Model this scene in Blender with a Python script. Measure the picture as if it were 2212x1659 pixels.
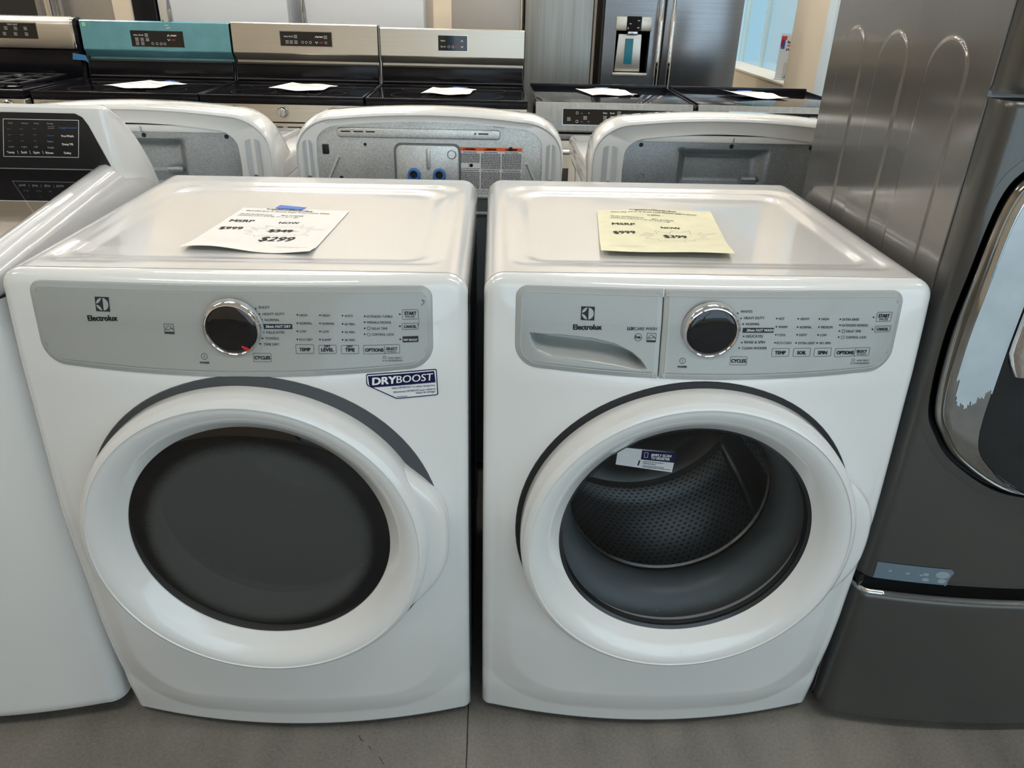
import bpy, bmesh, math, random
from mathutils import Vector, Matrix
random.seed(7)
for _o in list(bpy.data.objects): bpy.data.objects.remove(_o)
scene = bpy.context.scene
PI = math.pi

# ------------------------------------------------------------------ camera
IMG_W, IMG_H = 2212, 1659
FOCAL, PITCH, YAW, ROLL = 1634.2573, 0.4807, 0.0289, 0.0249
CAM = (0.0286, -1.0635, 1.341)
fwd = Vector((math.sin(YAW)*math.cos(PITCH), math.cos(YAW)*math.cos(PITCH), -math.sin(PITCH)))
rgt = Vector((math.cos(YAW), -math.sin(YAW), 0)); up = rgt.cross(fwd)
r2 = math.cos(ROLL)*rgt + math.sin(ROLL)*up
u2 = -math.sin(ROLL)*rgt + math.cos(ROLL)*up
cd = bpy.data.cameras.new('camera'); cam = bpy.data.objects.new('camera', cd)
scene.collection.objects.link(cam); scene.camera = cam
cd.sensor_fit = 'HORIZONTAL'; cd.sensor_width = 36; cd.lens = FOCAL/IMG_W*36; cd.clip_start = .02
m = Matrix((r2, u2, -fwd)).transposed().to_4x4(); m.translation = Vector(CAM); cam.matrix_world = m

# ------------------------------------------------------------------ world, light, exposure
world = bpy.data.worlds.new('world'); scene.world = world; world.use_nodes = True
bg = world.node_tree.nodes['Background']; bg.inputs[0].default_value = (.40, .66, .80, 1); bg.inputs[1].default_value = 1.0
scene.view_settings.view_transform = 'Standard'; scene.view_settings.look = 'None'
scene.view_settings.gamma = 1; scene.view_settings.use_curve_mapping = False
scene.view_settings.exposure = 0.0
try:
    scene.cycles.max_bounces = 8; scene.cycles.transparent_max_bounces = 12
    scene.cycles.sample_clamp_indirect = 6
except Exception: pass
def area(name, loc, rot, sx, sy, power, col):
    l = bpy.data.lights.new(name, 'AREA'); l.shape = 'RECTANGLE'; l.size = sx; l.size_y = sy; l.energy = power; l.color = col
    o = bpy.data.objects.new(name, l); o.location = loc; o.rotation_euler = rot; scene.collection.objects.link(o); return o
# daylight through the storefront behind the camera
area('storefront_daylight', (2.2, -3.14, 1.45), (PI/2, 0, 0), 5.4, 2.5, 56, (.88, .94, 1))

LAMPE = 32.0
# ------------------------------------------------------------------ helpers
C = scene.collection
def link(o, parent=None):
    C.objects.link(o)
    if parent is not None: o.parent = parent
    return o
def thing(name, label, cat, loc=(0,0,0), rotz=0, group=None):
    o = bpy.data.objects.new(name, None); o.empty_display_size = .1; link(o)
    o.location = loc; o.rotation_euler = (0,0,rotz); o['label'] = label; o['category'] = cat
    if group: o['group'] = group
    return o
def tag(o, label, cat, group=None):
    o['label'] = label; o['category'] = cat
    if group: o['group'] = group
    return o
def copy_tree(o, parent=None):
    c = o.copy(); C.objects.link(c); c.parent = parent
    for ch in list(o.children): copy_tree(ch, c)
    return c
class MB:
    def __init__(s): s.v=[]; s.f=[]; s.m=[]; s.uv={}
    def add(s, v, f, mi=0, uv=None):
        b=len(s.v); s.v += [tuple(p) for p in v]
        for q in f:
            s.f.append(tuple(b+i for i in q)); s.m.append(mi)
        if uv:
            for i,t in enumerate(uv): s.uv[b+i]=t
        return s
    def box(s, x0,x1,y0,y1,z0,z1, bev=0, seg=2, mi=0, mat=None):
        bm=bmesh.new(); bmesh.ops.create_cube(bm,size=1)
        for v in bm.verts: v.co=Vector(((x0+x1)/2+v.co.x*(x1-x0),(y0+y1)/2+v.co.y*(y1-y0),(z0+z1)/2+v.co.z*(z1-z0)))
        if bev>0:
            bev=min(bev,.49*min(abs(x1-x0),abs(y1-y0),abs(z1-z0)))
            bmesh.ops.bevel(bm,geom=bm.edges[:],offset=bev,segments=seg,affect='EDGES',profile=.5)
        return s.bm(bm,mi,mat)
    def bm(s, bm, mi=0, mat=None):
        bm.verts.index_update()
        if mat is not None: bm.transform(mat)
        s.add([v.co[:] for v in bm.verts],[[v.index for v in f.verts] for f in bm.faces],mi); bm.free(); return s
    def prism(s, poly, axis, a, b, bev=0, seg=3, mi=0, edges='caps'):
        """2-D outline extruded along an axis; the cap edges can be rounded"""
        def P(p,t):
            if axis=='x': return (t,p[0],p[1])
            if axis=='y': return (p[0],t,p[1])
            return (p[0],p[1],t)
        bm=bmesh.new(); n=len(poly)
        A=[bm.verts.new(P(p,a)) for p in poly]; B=[bm.verts.new(P(p,b)) for p in poly]
        fa=bm.faces.new(A); fb=bm.faces.new(B[::-1])
        for i in range(n): bm.faces.new((A[i],B[i],B[(i+1)%n],A[(i+1)%n]))
        bmesh.ops.recalc_face_normals(bm,faces=bm.faces[:])
        if bev>0: bmesh.ops.bevel(bm,geom=list(set(fa.edges[:]+fb.edges[:])),offset=bev,segments=seg,affect='EDGES',profile=.5,clamp_overlap=True)
        return s.bm(bm,mi)
    def grid(s, fn, nu, nv, mi=0, closeu=False, uv=None, skip=None):
        V=[]; U=[]
        for j in range(nv):
            for i in range(nu):
                V.append(fn(i,j)); 
                if uv: U.append(uv(i,j))
        Fs=[]
        for j in range(nv-1):
            for i in range(nu if closeu else nu-1):
                k=(i+1)%nu
                if skip and skip(V[j*nu+i],V[j*nu+k],V[(j+1)*nu+k],V[(j+1)*nu+i]): continue
                Fs.append((j*nu+i,j*nu+k,(j+1)*nu+k,(j+1)*nu+i))
        return s.add(V,Fs,mi,U if uv else None)
    def lathe(s, prof, c=(0,0,0), n=96, mi=0, axis='y', flip=False):
        L=[0]
        for a,b in zip(prof,prof[1:]): L.append(L[-1]+math.hypot(a[0]-b[0],a[1]-b[1]))
        def fn(i,j):
            r,h=prof[j]; t=2*PI*(i%n)/n*(-1 if flip else 1)
            if axis=='y': return (c[0]+r*math.cos(t),c[1]+h,c[2]+r*math.sin(t))
            if axis=='z': return (c[0]+r*math.cos(t),c[1]+r*math.sin(t),c[2]+h)
            return (c[0]+h,c[1]+r*math.cos(t),c[2]+r*math.sin(t))
        R=max(p[0] for p in prof)
        return s.grid(fn,n+1,len(prof),mi,uv=lambda i,j:(2*PI*i/n*R,L[j]))
    def tube(s, pts, r, n=10, mi=0, cap=True):
        pts=[Vector(p) for p in pts]; rings=[]
        for i,p in enumerate(pts):
            t=(pts[min(i+1,len(pts)-1)]-pts[max(i-1,0)]).normalized()
            a=t.cross(Vector((0,0,1)));  a=a if a.length>.05 else t.cross(Vector((0,1,0)))
            a.normalize(); b=t.cross(a).normalized(); rr=r[i] if isinstance(r,(list,tuple)) else r
            rings.append([p+a*rr*math.cos(2*PI*k/n)+b*rr*math.sin(2*PI*k/n) for k in range(n)])
        V=[q for g in rings for q in g]; Fs=[(j*n+k,j*n+(k+1)%n,(j+1)*n+(k+1)%n,(j+1)*n+k) for j in range(len(pts)-1) for k in range(n)]
        if cap: Fs+= [tuple(range(n))[::-1], tuple((len(pts)-1)*n+k for k in range(n))]
        return s.add(V,Fs,mi)
    def build(s, name, mats, parent=None, smooth=True, ang=38, label=None, fixn=True, loc=None, kind=None):
        me=bpy.data.meshes.new(name); me.from_pydata(s.v,[],s.f)
        if not isinstance(mats,(list,tuple)): mats=[mats]
        for q in mats: me.materials.append(q)
        if s.uv:
            ul=me.uv_layers.new(name='uv')
            for lp in me.loops: ul.data[lp.index].uv=s.uv.get(lp.vertex_index,(0,0))
        me.polygons.foreach_set('material_index',s.m)
        if fixn:
            bm=bmesh.new(); bm.from_mesh(me); bmesh.ops.recalc_face_normals(bm,faces=bm.faces[:]); bm.to_mesh(me); bm.free()
        if smooth:
            me.polygons.foreach_set('use_smooth',[True]*len(me.polygons))
            try: me.set_sharp_from_angle(angle=math.radians(ang))
            except Exception: pass
        me.update(); o=bpy.data.objects.new(name,me)
        if label: o['label']=label
        if kind: o['kind']=kind
        if loc: o.location=loc
        return link(o,parent)
# ------------------------------------------------------------------ materials
def mat(name, col, rough=.5, metal=0, coat=0, spec=.5, noise=None, bump=None, aniso=None, emit=None, var=None, croug=.06):
    """noise=(scale,amount) colour mottling; bump=(scale,strength); aniso=(sx,sy,sz,amount) brushed streaks"""
    M=bpy.data.materials.new(name); M.use_nodes=True; N=M.node_tree.nodes; L=M.node_tree.links; b=N['Principled BSDF']
    b.inputs['Base Color'].default_value=(*col,1); b.inputs['Roughness'].default_value=rough; b.inputs['Metallic'].default_value=metal
    b.inputs['Coat Weight'].default_value=coat; b.inputs['Coat Roughness'].default_value=croug; b.inputs['Specular IOR Level'].default_value=spec
    if emit: b.inputs['Emission Color'].default_value=(*emit[0],1); b.inputs['Emission Strength'].default_value=emit[1]
    tc=N.new('ShaderNodeTexCoord')
    if noise or aniso:
        n=N.new('ShaderNodeTexNoise'); n.inputs['Detail'].default_value=4
        if aniso:
            mp=N.new('ShaderNodeMapping'); mp.inputs['Scale'].default_value=aniso[:3]; L.new(tc.outputs['Object'],mp.inputs[0]); L.new(mp.outputs[0],n.inputs['Vector']); n.inputs['Scale'].default_value=1; amt=aniso[3]
        else: L.new(tc.outputs['Object'],n.inputs['Vector']); n.inputs['Scale'].default_value=noise[0]; amt=noise[1]
        r=N.new('ShaderNodeMapRange'); r.inputs[1].default_value=.3; r.inputs[2].default_value=.7; r.inputs[3].default_value=1-amt; r.inputs[4].default_value=1+amt; L.new(n.outputs['Fac'],r.inputs[0])
        mx=N.new('ShaderNodeVectorMath'); mx.operation='SCALE'; mx.inputs[0].default_value=col; L.new(r.outputs[0],mx.inputs['Scale']); L.new(mx.outputs[0],b.inputs['Base Color'])
    if bump:
        n2=N.new('ShaderNodeTexNoise'); n2.inputs['Scale'].default_value=bump[0]; n2.inputs['Detail'].default_value=3; L.new(tc.outputs['Object'],n2.inputs['Vector'])
        bp=N.new('ShaderNodeBump'); bp.inputs['Strength'].default_value=bump[1]; bp.inputs['Distance'].default_value=.002; L.new(n2.outputs['Fac'],bp.inputs['Height']); L.new(bp.outputs[0],b.inputs['Normal'])
    return M
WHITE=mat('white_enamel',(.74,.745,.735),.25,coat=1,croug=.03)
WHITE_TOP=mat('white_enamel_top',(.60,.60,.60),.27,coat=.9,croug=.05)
WPLAST=mat('white_plastic',(.76,.765,.76),.32,coat=.35)
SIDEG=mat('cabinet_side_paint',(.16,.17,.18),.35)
PANEL=mat('silver_control_panel',(.33,.345,.335),.30,coat=.5,noise=(600,.03),croug=.08)
PANRIM=mat('panel_rim',(.37,.385,.375),.25,coat=.6)
INK=mat('print_ink',(.012,.013,.015),.6,spec=.1)
INKSOFT=mat('print_ink_grey',(.045,.048,.052),.6,spec=.1)
INKW=mat('print_white',(.75,.75,.75),.5)
BARM=mat('print_dark_bar',(.028,.030,.036),.5,spec=.15)
NAVY=mat('label_navy',(.008,.009,.055),.5,spec=.12)
LABELW=mat('label_white',(.72,.73,.74),.4)
LABELBL=mat('label_black_edge',(.01,.01,.025),.4)
CHROME=mat('chrome',(.85,.85,.86),.04,metal=1)
CHROMES=mat('satin_chrome',(.62,.62,.62),.2,metal=1)
BLACKG=mat('black_glass',(.006,.006,.008),.04,coat=.4)
DARKGREY=mat('door_gasket_grey',(.055,.062,.068),.45)
BLACKR=mat('black_rubber',(.008,.008,.01),.5)
GASKET=mat('tub_gasket_rubber',(.13,.145,.15),.38)
PEWTER=mat('graphite_side_paint',(.165,.158,.150),.17,metal=.5,coat=.5,croug=.08)
PEWF=mat('graphite_front_paint',(.088,.087,.083),.30,metal=.5,coat=.25,croug=.12)
REFLP=mat('pale_bezel_reflection',(.47,.56,.62),.22,coat=.3,noise=(16,.09))
LOWBACK=mat('lower_back_paint',(.075,.088,.094),.4,metal=.3)
PAPER=mat('paper_white',(.80,.79,.76),.8,noise=(25,.02))
PAPERY=mat('paper_yellow',(.78,.74,.53),.8,noise=(25,.05))
TAPE=mat('blue_painters_tape',(.05,.16,.55),.6)
PENCIL=mat('pencil_grey',(.38,.38,.36),.7)
def galv_mat(name,base):
    M=mat(name,base,.38,metal=.75); N=M.node_tree.nodes; L=M.node_tree.links; b=N['Principled BSDF']
    tc=N.new('ShaderNodeTexCoord'); v=N.new('ShaderNodeTexVoronoi'); v.inputs['Scale'].default_value=430; L.new(tc.outputs['Object'],v.inputs['Vector'])
    n=N.new('ShaderNodeTexNoise'); n.inputs['Scale'].default_value=9; n.inputs['Detail'].default_value=5; L.new(tc.outputs['Object'],n.inputs['Vector'])
    s=N.new('ShaderNodeSeparateColor'); L.new(v.outputs['Color'],s.inputs[0])
    a=N.new('ShaderNodeMath'); a.operation='MULTIPLY_ADD'; a.inputs[1].default_value=.36; a.inputs[2].default_value=.68; L.new(s.outputs[0],a.inputs[0])
    c=N.new('ShaderNodeMath'); c.operation='MULTIPLY_ADD'; c.inputs[1].default_value=.5; L.new(n.outputs['Fac'],c.inputs[0]); L.new(a.outputs[0],c.inputs[2])
    mx=N.new('ShaderNodeVectorMath'); mx.operation='SCALE'; mx.inputs[0].default_value=base; L.new(c.outputs[0],mx.inputs['Scale']); L.new(mx.outputs[0],b.inputs['Base Color'])
    return M
GALV=galv_mat('galvanised_steel',(.60,.61,.60))
GALVD=galv_mat('galvanised_steel_dark',(.34,.37,.39))
STEEL=mat('stainless_warm',(.64,.60,.53),.30,metal=.85,aniso=(3,60,400,.05))
STEELD=mat('stainless_dark',(.30,.31,.33),.24,metal=.9,aniso=(3,60,300,.08))
STEELG=mat('stainless_grey_side',(.30,.31,.30),.34,metal=.6,aniso=(60,60,1.2,.12))
BLACKE=mat('black_enamel',(.007,.007,.010),.16,spec=.25)
FILM=mat('blue_protective_film',(.16,.41,.49),.25,metal=.35,coat=.4,noise=(14,.10))
WALLB=mat('beige_wall_paint',(.70,.61,.48),.7,bump=(200,.1))
FRIDGEW=mat('white_fridge_paint',(.74,.755,.78),.35,coat=.2)
BEIGEF=mat('fridge_bisque_steel',(.46,.42,.38),.42,metal=.35)
BLUEP=mat('blue_valve_plastic',(.05,.19,.52),.4)
ORANGE=mat('warning_orange',(.80,.13,.03),.5)
LCDTXT=mat('display_lettering',(.42,.42,.42),.5)
TEXTW=mat('bright_lettering',(.75,.75,.75),.5)
TEXTBL=mat('blue_lettering',(.07,.16,.42),.5)
def glass_mat(name,tint,fres=1.45,rough=.0):
    M=bpy.data.materials.new(name); M.use_nodes=True; N=M.node_tree.nodes; L=M.node_tree.links; N.clear()
    o=N.new('ShaderNodeOutputMaterial'); t=N.new('ShaderNodeBsdfTransparent'); t.inputs[0].default_value=(*tint,1)
    g=N.new('ShaderNodeBsdfGlossy'); g.inputs['Roughness'].default_value=rough; lw=N.new('ShaderNodeLayerWeight'); lw.inputs[0].default_value=.5; pw=N.new('ShaderNodeMath'); pw.operation='POWER'; pw.inputs[1].default_value=5; L.new(lw.outputs['Facing'],pw.inputs[0])
    f0=((fres-1)/(fres+1))**2; a=N.new('ShaderNodeMath'); a.operation='MULTIPLY_ADD'; a.inputs[1].default_value=(1-f0)*(1 if fres>1.2 else .35); a.inputs[2].default_value=f0; a.use_clamp=True; L.new(pw.outputs[0],a.inputs[0])
    mx=N.new('ShaderNodeMixShader'); L.new(a.outputs[0],mx.inputs[0]); L.new(t.outputs[0],mx.inputs[1]); L.new(g.outputs[0],mx.inputs[2]); L.new(mx.outputs[0],o.inputs[0]); return M
CLEAR=glass_mat('clear_acrylic',(.92,.93,.94)); BOWL=glass_mat('door_bowl_glass',(.80,.82,.84),1.07); WINGL=glass_mat('window_glass',(.95,.97,.98))
def dots_mat(name, metalcol, holecol, cu, cv, rad, metal=1, rough=.25):
    """stainless sheet with staggered round perforations laid out on the UVs (in metres)"""
    M=mat(name,metalcol,rough,metal=metal); N=M.node_tree.nodes; L=M.node_tree.links; b=N['Principled BSDF']
    uv=N.new('ShaderNodeUVMap'); s=N.new('ShaderNodeSeparateXYZ'); L.new(uv.outputs[0],s.inputs[0])
    def mt(op,a,bb=None,cc=None):
        n=N.new('ShaderNodeMath'); n.operation=op
        for k,q in enumerate((a,bb,cc)):
            if q is None: continue
            if isinstance(q,(int,float)): n.inputs[k].default_value=q
            else: L.new(q,n.inputs[k])
        return n.outputs[0]
    v=mt('DIVIDE',s.outputs[1],cv); row=mt('FLOOR',v); off=mt('MULTIPLY',mt('MODULO',row,2),.5)
    u=mt('ADD',mt('DIVIDE',s.outputs[0],cu),off)
    du=mt('MULTIPLY',mt('SUBTRACT',mt('FRACT',u),.5),cu); dv=mt('MULTIPLY',mt('SUBTRACT',mt('FRACT',v),.5),cv)
    d=mt('SQRT',mt('ADD',mt('MULTIPLY',du,du),mt('MULTIPLY',dv,dv))); k=mt('LESS_THAN',d,rad)
    mx=N.new('ShaderNodeMix'); mx.data_type='RGBA'; mx.inputs[6].default_value=(*metalcol,1); mx.inputs[7].default_value=(*holecol,1); L.new(k,mx.inputs[0]); L.new(mx.outputs[2],b.inputs['Base Color'])
    L.new(mt('MULTIPLY',mt('SUBTRACT',1,k),metal),b.inputs['Metallic']); return M
DRUM=dots_mat('perforated_drum_steel',(.26,.27,.28),(.005,.005,.006),.0150,.0128,.0037)
BEZEL=mat('bezel_chrome',(.50,.52,.54),.07,metal=1,noise=(9,.05))
DRUMP=mat('drum_steel',(.36,.355,.34),.30,metal=1)
# ------------------------------------------------------------------ lettering and printed marks
_tc={}
def text_mesh(s):
    k=s
    if k in _tc: return _tc[k]
    cu=bpy.data.curves.new('t','FONT'); cu.body=s; cu.resolution_u=3; cu.offset=0; cu.fill_mode='FRONT'
    o=bpy.data.objects.new('t',cu); C.objects.link(o); bpy.context.view_layer.update()
    dg=bpy.context.evaluated_depsgraph_get(); me=bpy.data.meshes.new_from_object(o.evaluated_get(dg))
    V=[(v.co.x,v.co.y) for v in me.vertices]; Fs=[tuple(p.vertices) for p in me.polygons]
    bpy.data.objects.remove(o); bpy.data.curves.remove(cu); bpy.data.meshes.remove(me); _tc[k]=(V,Fs); return V,Fs
_H=text_mesh('H'); CAPH=max(v[1] for v in _H[0])
class Art:
    """flat artwork in a 2-D frame, laid on a surface by a mapping when built"""
    def __init__(s,mats): s.mats=mats; s.v=[]; s.f=[]; s.m=[]
    def add(s,V,Fs,mi,lay=0):
        b=len(s.v); s.v+=[(x,y,lay) for x,y in V]; s.f+=[tuple(b+i for i in f) for f in Fs]; s.m+=[mi]*len(Fs)
    def poly(s,P,mi,lay=0):
        cx=sum(p[0] for p in P)/len(P); cy=sum(p[1] for p in P)/len(P)
        def cut(a,b,c,dep=0):
            L=[math.dist(b,c),math.dist(c,a),math.dist(a,b)]; m_=max(L)
            if m_<.016 or dep>9 or len(P)>11: s.add([a,b,c],[(0,1,2)],mi,lay); return
            k=L.index(m_); a,b,c=[(a,b,c),(b,c,a),(c,a,b)][k]; q=((b[0]+c[0])/2,(b[1]+c[1])/2)
            cut(a,b,q,dep+1); cut(a,q,c,dep+1)
        for i in range(len(P)): cut((cx,cy),tuple(P[i]),tuple(P[(i+1)%len(P)]))
    def rect(s,x0,x1,z0,z1,mi,lay=0,n=1):
        for i in range(n):
            a=x0+(x1-x0)*i/n; b=x0+(x1-x0)*(i+1)/n; s.add([(a,z0),(b,z0),(b,z1),(a,z1)],[(0,1,2,3)],mi,lay)
    def rr(s,x0,x1,z0,z1,r,n=4):
        P=[]
        for cx,cy,a in ((x1-r,z0+r,-90),(x1-r,z1-r,0),(x0+r,z1-r,90),(x0+r,z0+r,180)):
            P+=[(cx+r*math.cos(math.radians(a+90*k/n)),cy+r*math.sin(math.radians(a+90*k/n))) for k in range(n+1)]
        return P
    def frame(s,x0,x1,z0,z1,r,t,mi,lay=0):
        A=s.rr(x0,x1,z0,z1,r); B=s.rr(x0+t,x1-t,z0+t,z1-t,max(r-t,.0001)); n=len(A)
        s.add(A+B,[(i,(i+1)%n,n+(i+1)%n,n+i) for i in range(n)],mi,lay)
    def disc(s,x,z,r,mi,lay=0,n=20): s.poly([(x+r*math.cos(2*PI*i/n),z+r*math.sin(2*PI*i/n)) for i in range(n)],mi,lay)
    def ring(s,x,z,r,t,mi,lay=0,n=24,rx=1):
        A=[(x+rx*r*math.cos(2*PI*i/n),z+r*math.sin(2*PI*i/n)) for i in range(n)]; B=[(x+rx*(r-t)*math.cos(2*PI*i/n),z+(r-t)*math.sin(2*PI*i/n)) for i in range(n)]
        s.add(A+B,[(i,(i+1)%n,n+(i+1)%n,n+i) for i in range(n)],mi,lay)
    def line(s,P,t,mi,lay=0,close=False):
        Q=list(P)+([P[0]] if close else [])
        for a,b in zip(Q,Q[1:]):
            d=math.hypot(b[0]-a[0],b[1]-a[1]) or 1; nx=-(b[1]-a[1])/d*t/2; ny=(b[0]-a[0])/d*t/2
            s.add([(a[0]+nx,a[1]+ny),(b[0]+nx,b[1]+ny),(b[0]-nx,b[1]-ny),(a[0]-nx,a[1]-ny)],[(0,1,2,3)],mi,lay)
    def text(s,t,x0,z0,x1,z1,h,mi,lay=0,bold=0,slant=0):
        V,Fs=text_mesh(t); a=min(v[0] for v in V); b=max(v[0] for v in V); w=math.hypot(x1-x0,z1-z0)
        ux,uz=(x1-x0)/w,(z1-z0)/w; kx=w/(b-a); kz=h/CAPH
        w_=(.022+.075*bold)*h
        for kk,(ox,oy) in enumerate(((-w_,0),(w_,0)) if bold<.3 else ((0,0),(-w_,-w_*.6),(w_,w_*.6),(-w_,w_*.6),(w_,-w_*.6))):
            out=[]
            for vx,vy in V:
                p=(vx-a)*kx+slant*vy*kz+ox; q=(vy-CAPH/2)*kz+oy; out.append((x0+ux*p-uz*q, z0+uz*p+ux*q))
            s.add(out,Fs,mi,lay+.12*kk)
    def build(s,name,mp,parent,label=None,step=.0003):
        V=[mp(x,y,l*step) for x,y,l in s.v]; me=bpy.data.meshes.new(name); me.from_pydata(V,[],s.f)
        for q in s.mats: me.materials.append(q)
        me.polygons.foreach_set('material_index',s.m); me.update(); o=bpy.data.objects.new(name,me)
        if label: o['label']=label
        return link(o,parent)
def emblem(A,x0,x1,z,h,dark,light,lay):
    cx=(x0+x1)/2; hw=h/2; A.rect(cx-hw,cx+hw,z-hw,z+hw,dark,lay); R=hw*.88; c=.12*R
    P=[(cx+max(c,R*math.cos(t)),z+R*math.sin(t)) for t in [(-PI/2+.13)+(PI-.26)*i/16 for i in range(17)]]
    A.poly(P,light,lay+1)
    for sg in (1,-1):
        arc=[(cx+R*math.cos(t),z+sg*R*math.sin(t)) for t in [PI/2+.10+(PI/2-.18)*i/10 for i in range(11)]]
        cur=[]
        for i in range(1,8):
            k=i/8; p0=arc[-1]; p2=arc[0]; p1=(cx-.30*R,z+sg*.20*R)
            cur.append(((1-k)**2*p0[0]+2*k*(1-k)*p1[0]+k*k*p2[0],(1-k)**2*p0[1]+2*k*(1-k)*p1[1]+k*k*p2[1]))
        Q=arc+cur; n=len(arc)
        # strip between arc and inner curve
        cc=[arc[-1]]+cur+[arc[0]]; cc=cc[::-1]; m2=len(cc)
        for i in range(10):
            a0,a1=arc[i],arc[i+1]; b0=cc[min(m2-1,round(i*(m2-1)/10))]; b1=cc[min(m2-1,round((i+1)*(m2-1)/10))]
            A.add([a0,a1,b1,b0],[(0,1,2,3)],light,lay+1)
def paint(A,items,ink=0,soft=1,white=2,bar=3,blue=None,dark=0,light=4):
    for t,x0,z0,x1,z1,h,st in items:
        if st=='dot': A.disc((x0+x1)/2,z0,h/2,ink,1,12)
        elif st=='ring': A.ring((x0+x1)/2,z0,h/2,.0006,ink,1)
        elif st=='box': A.frame(x0,x1,z0-h/2,z0+h/2,min(.0014,h*.2),.0005,soft,1)
        elif st=='bar': A.rect(x0,x1,z0-h/2,z0+h/2,bar,1,8 if x1-x0>.02 else 1)
        elif st=='emblem': emblem(A,x0,x1,z0,h,bar,light,1)
        elif st=='star':
            A.frame(x0,x1,z0-h/2,z0+h/2,.001,.0006,soft,1); w=x1-x0; A.rect(x0,x1,z0-h/2,z0-h*.28,soft,1)
            A.line([(x0+w*(.08+.84*i/12),z0+h*(-.12+.42*math.sin(PI*i/12))) for i in range(13)],.0006,soft,1)
            A.line([(x0+w*.1,z0-h*.12),(x0+w*.3,z0-h*.02),(x0+w*.38,z0-h*.12),(x0+w*.6,z0),(x0+w*.7,z0+h*.12),(x0+w*.78,z0),(x0+w*.95,z0)],.0007,soft,1)
        else:
            mi={'inv':white,'blue':blue if blue is not None else ink}.get(st, soft if st=='' else ink)
            A.text(t,x0,z0,x1,z1,h,mi,2 if st=='inv' else 1,bold=.45 if 'b' in st else 0,slant=.22 if ('i' in st and st!='inv') else (.15 if st=='inv' and 'FAST' in t else 0))
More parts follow.
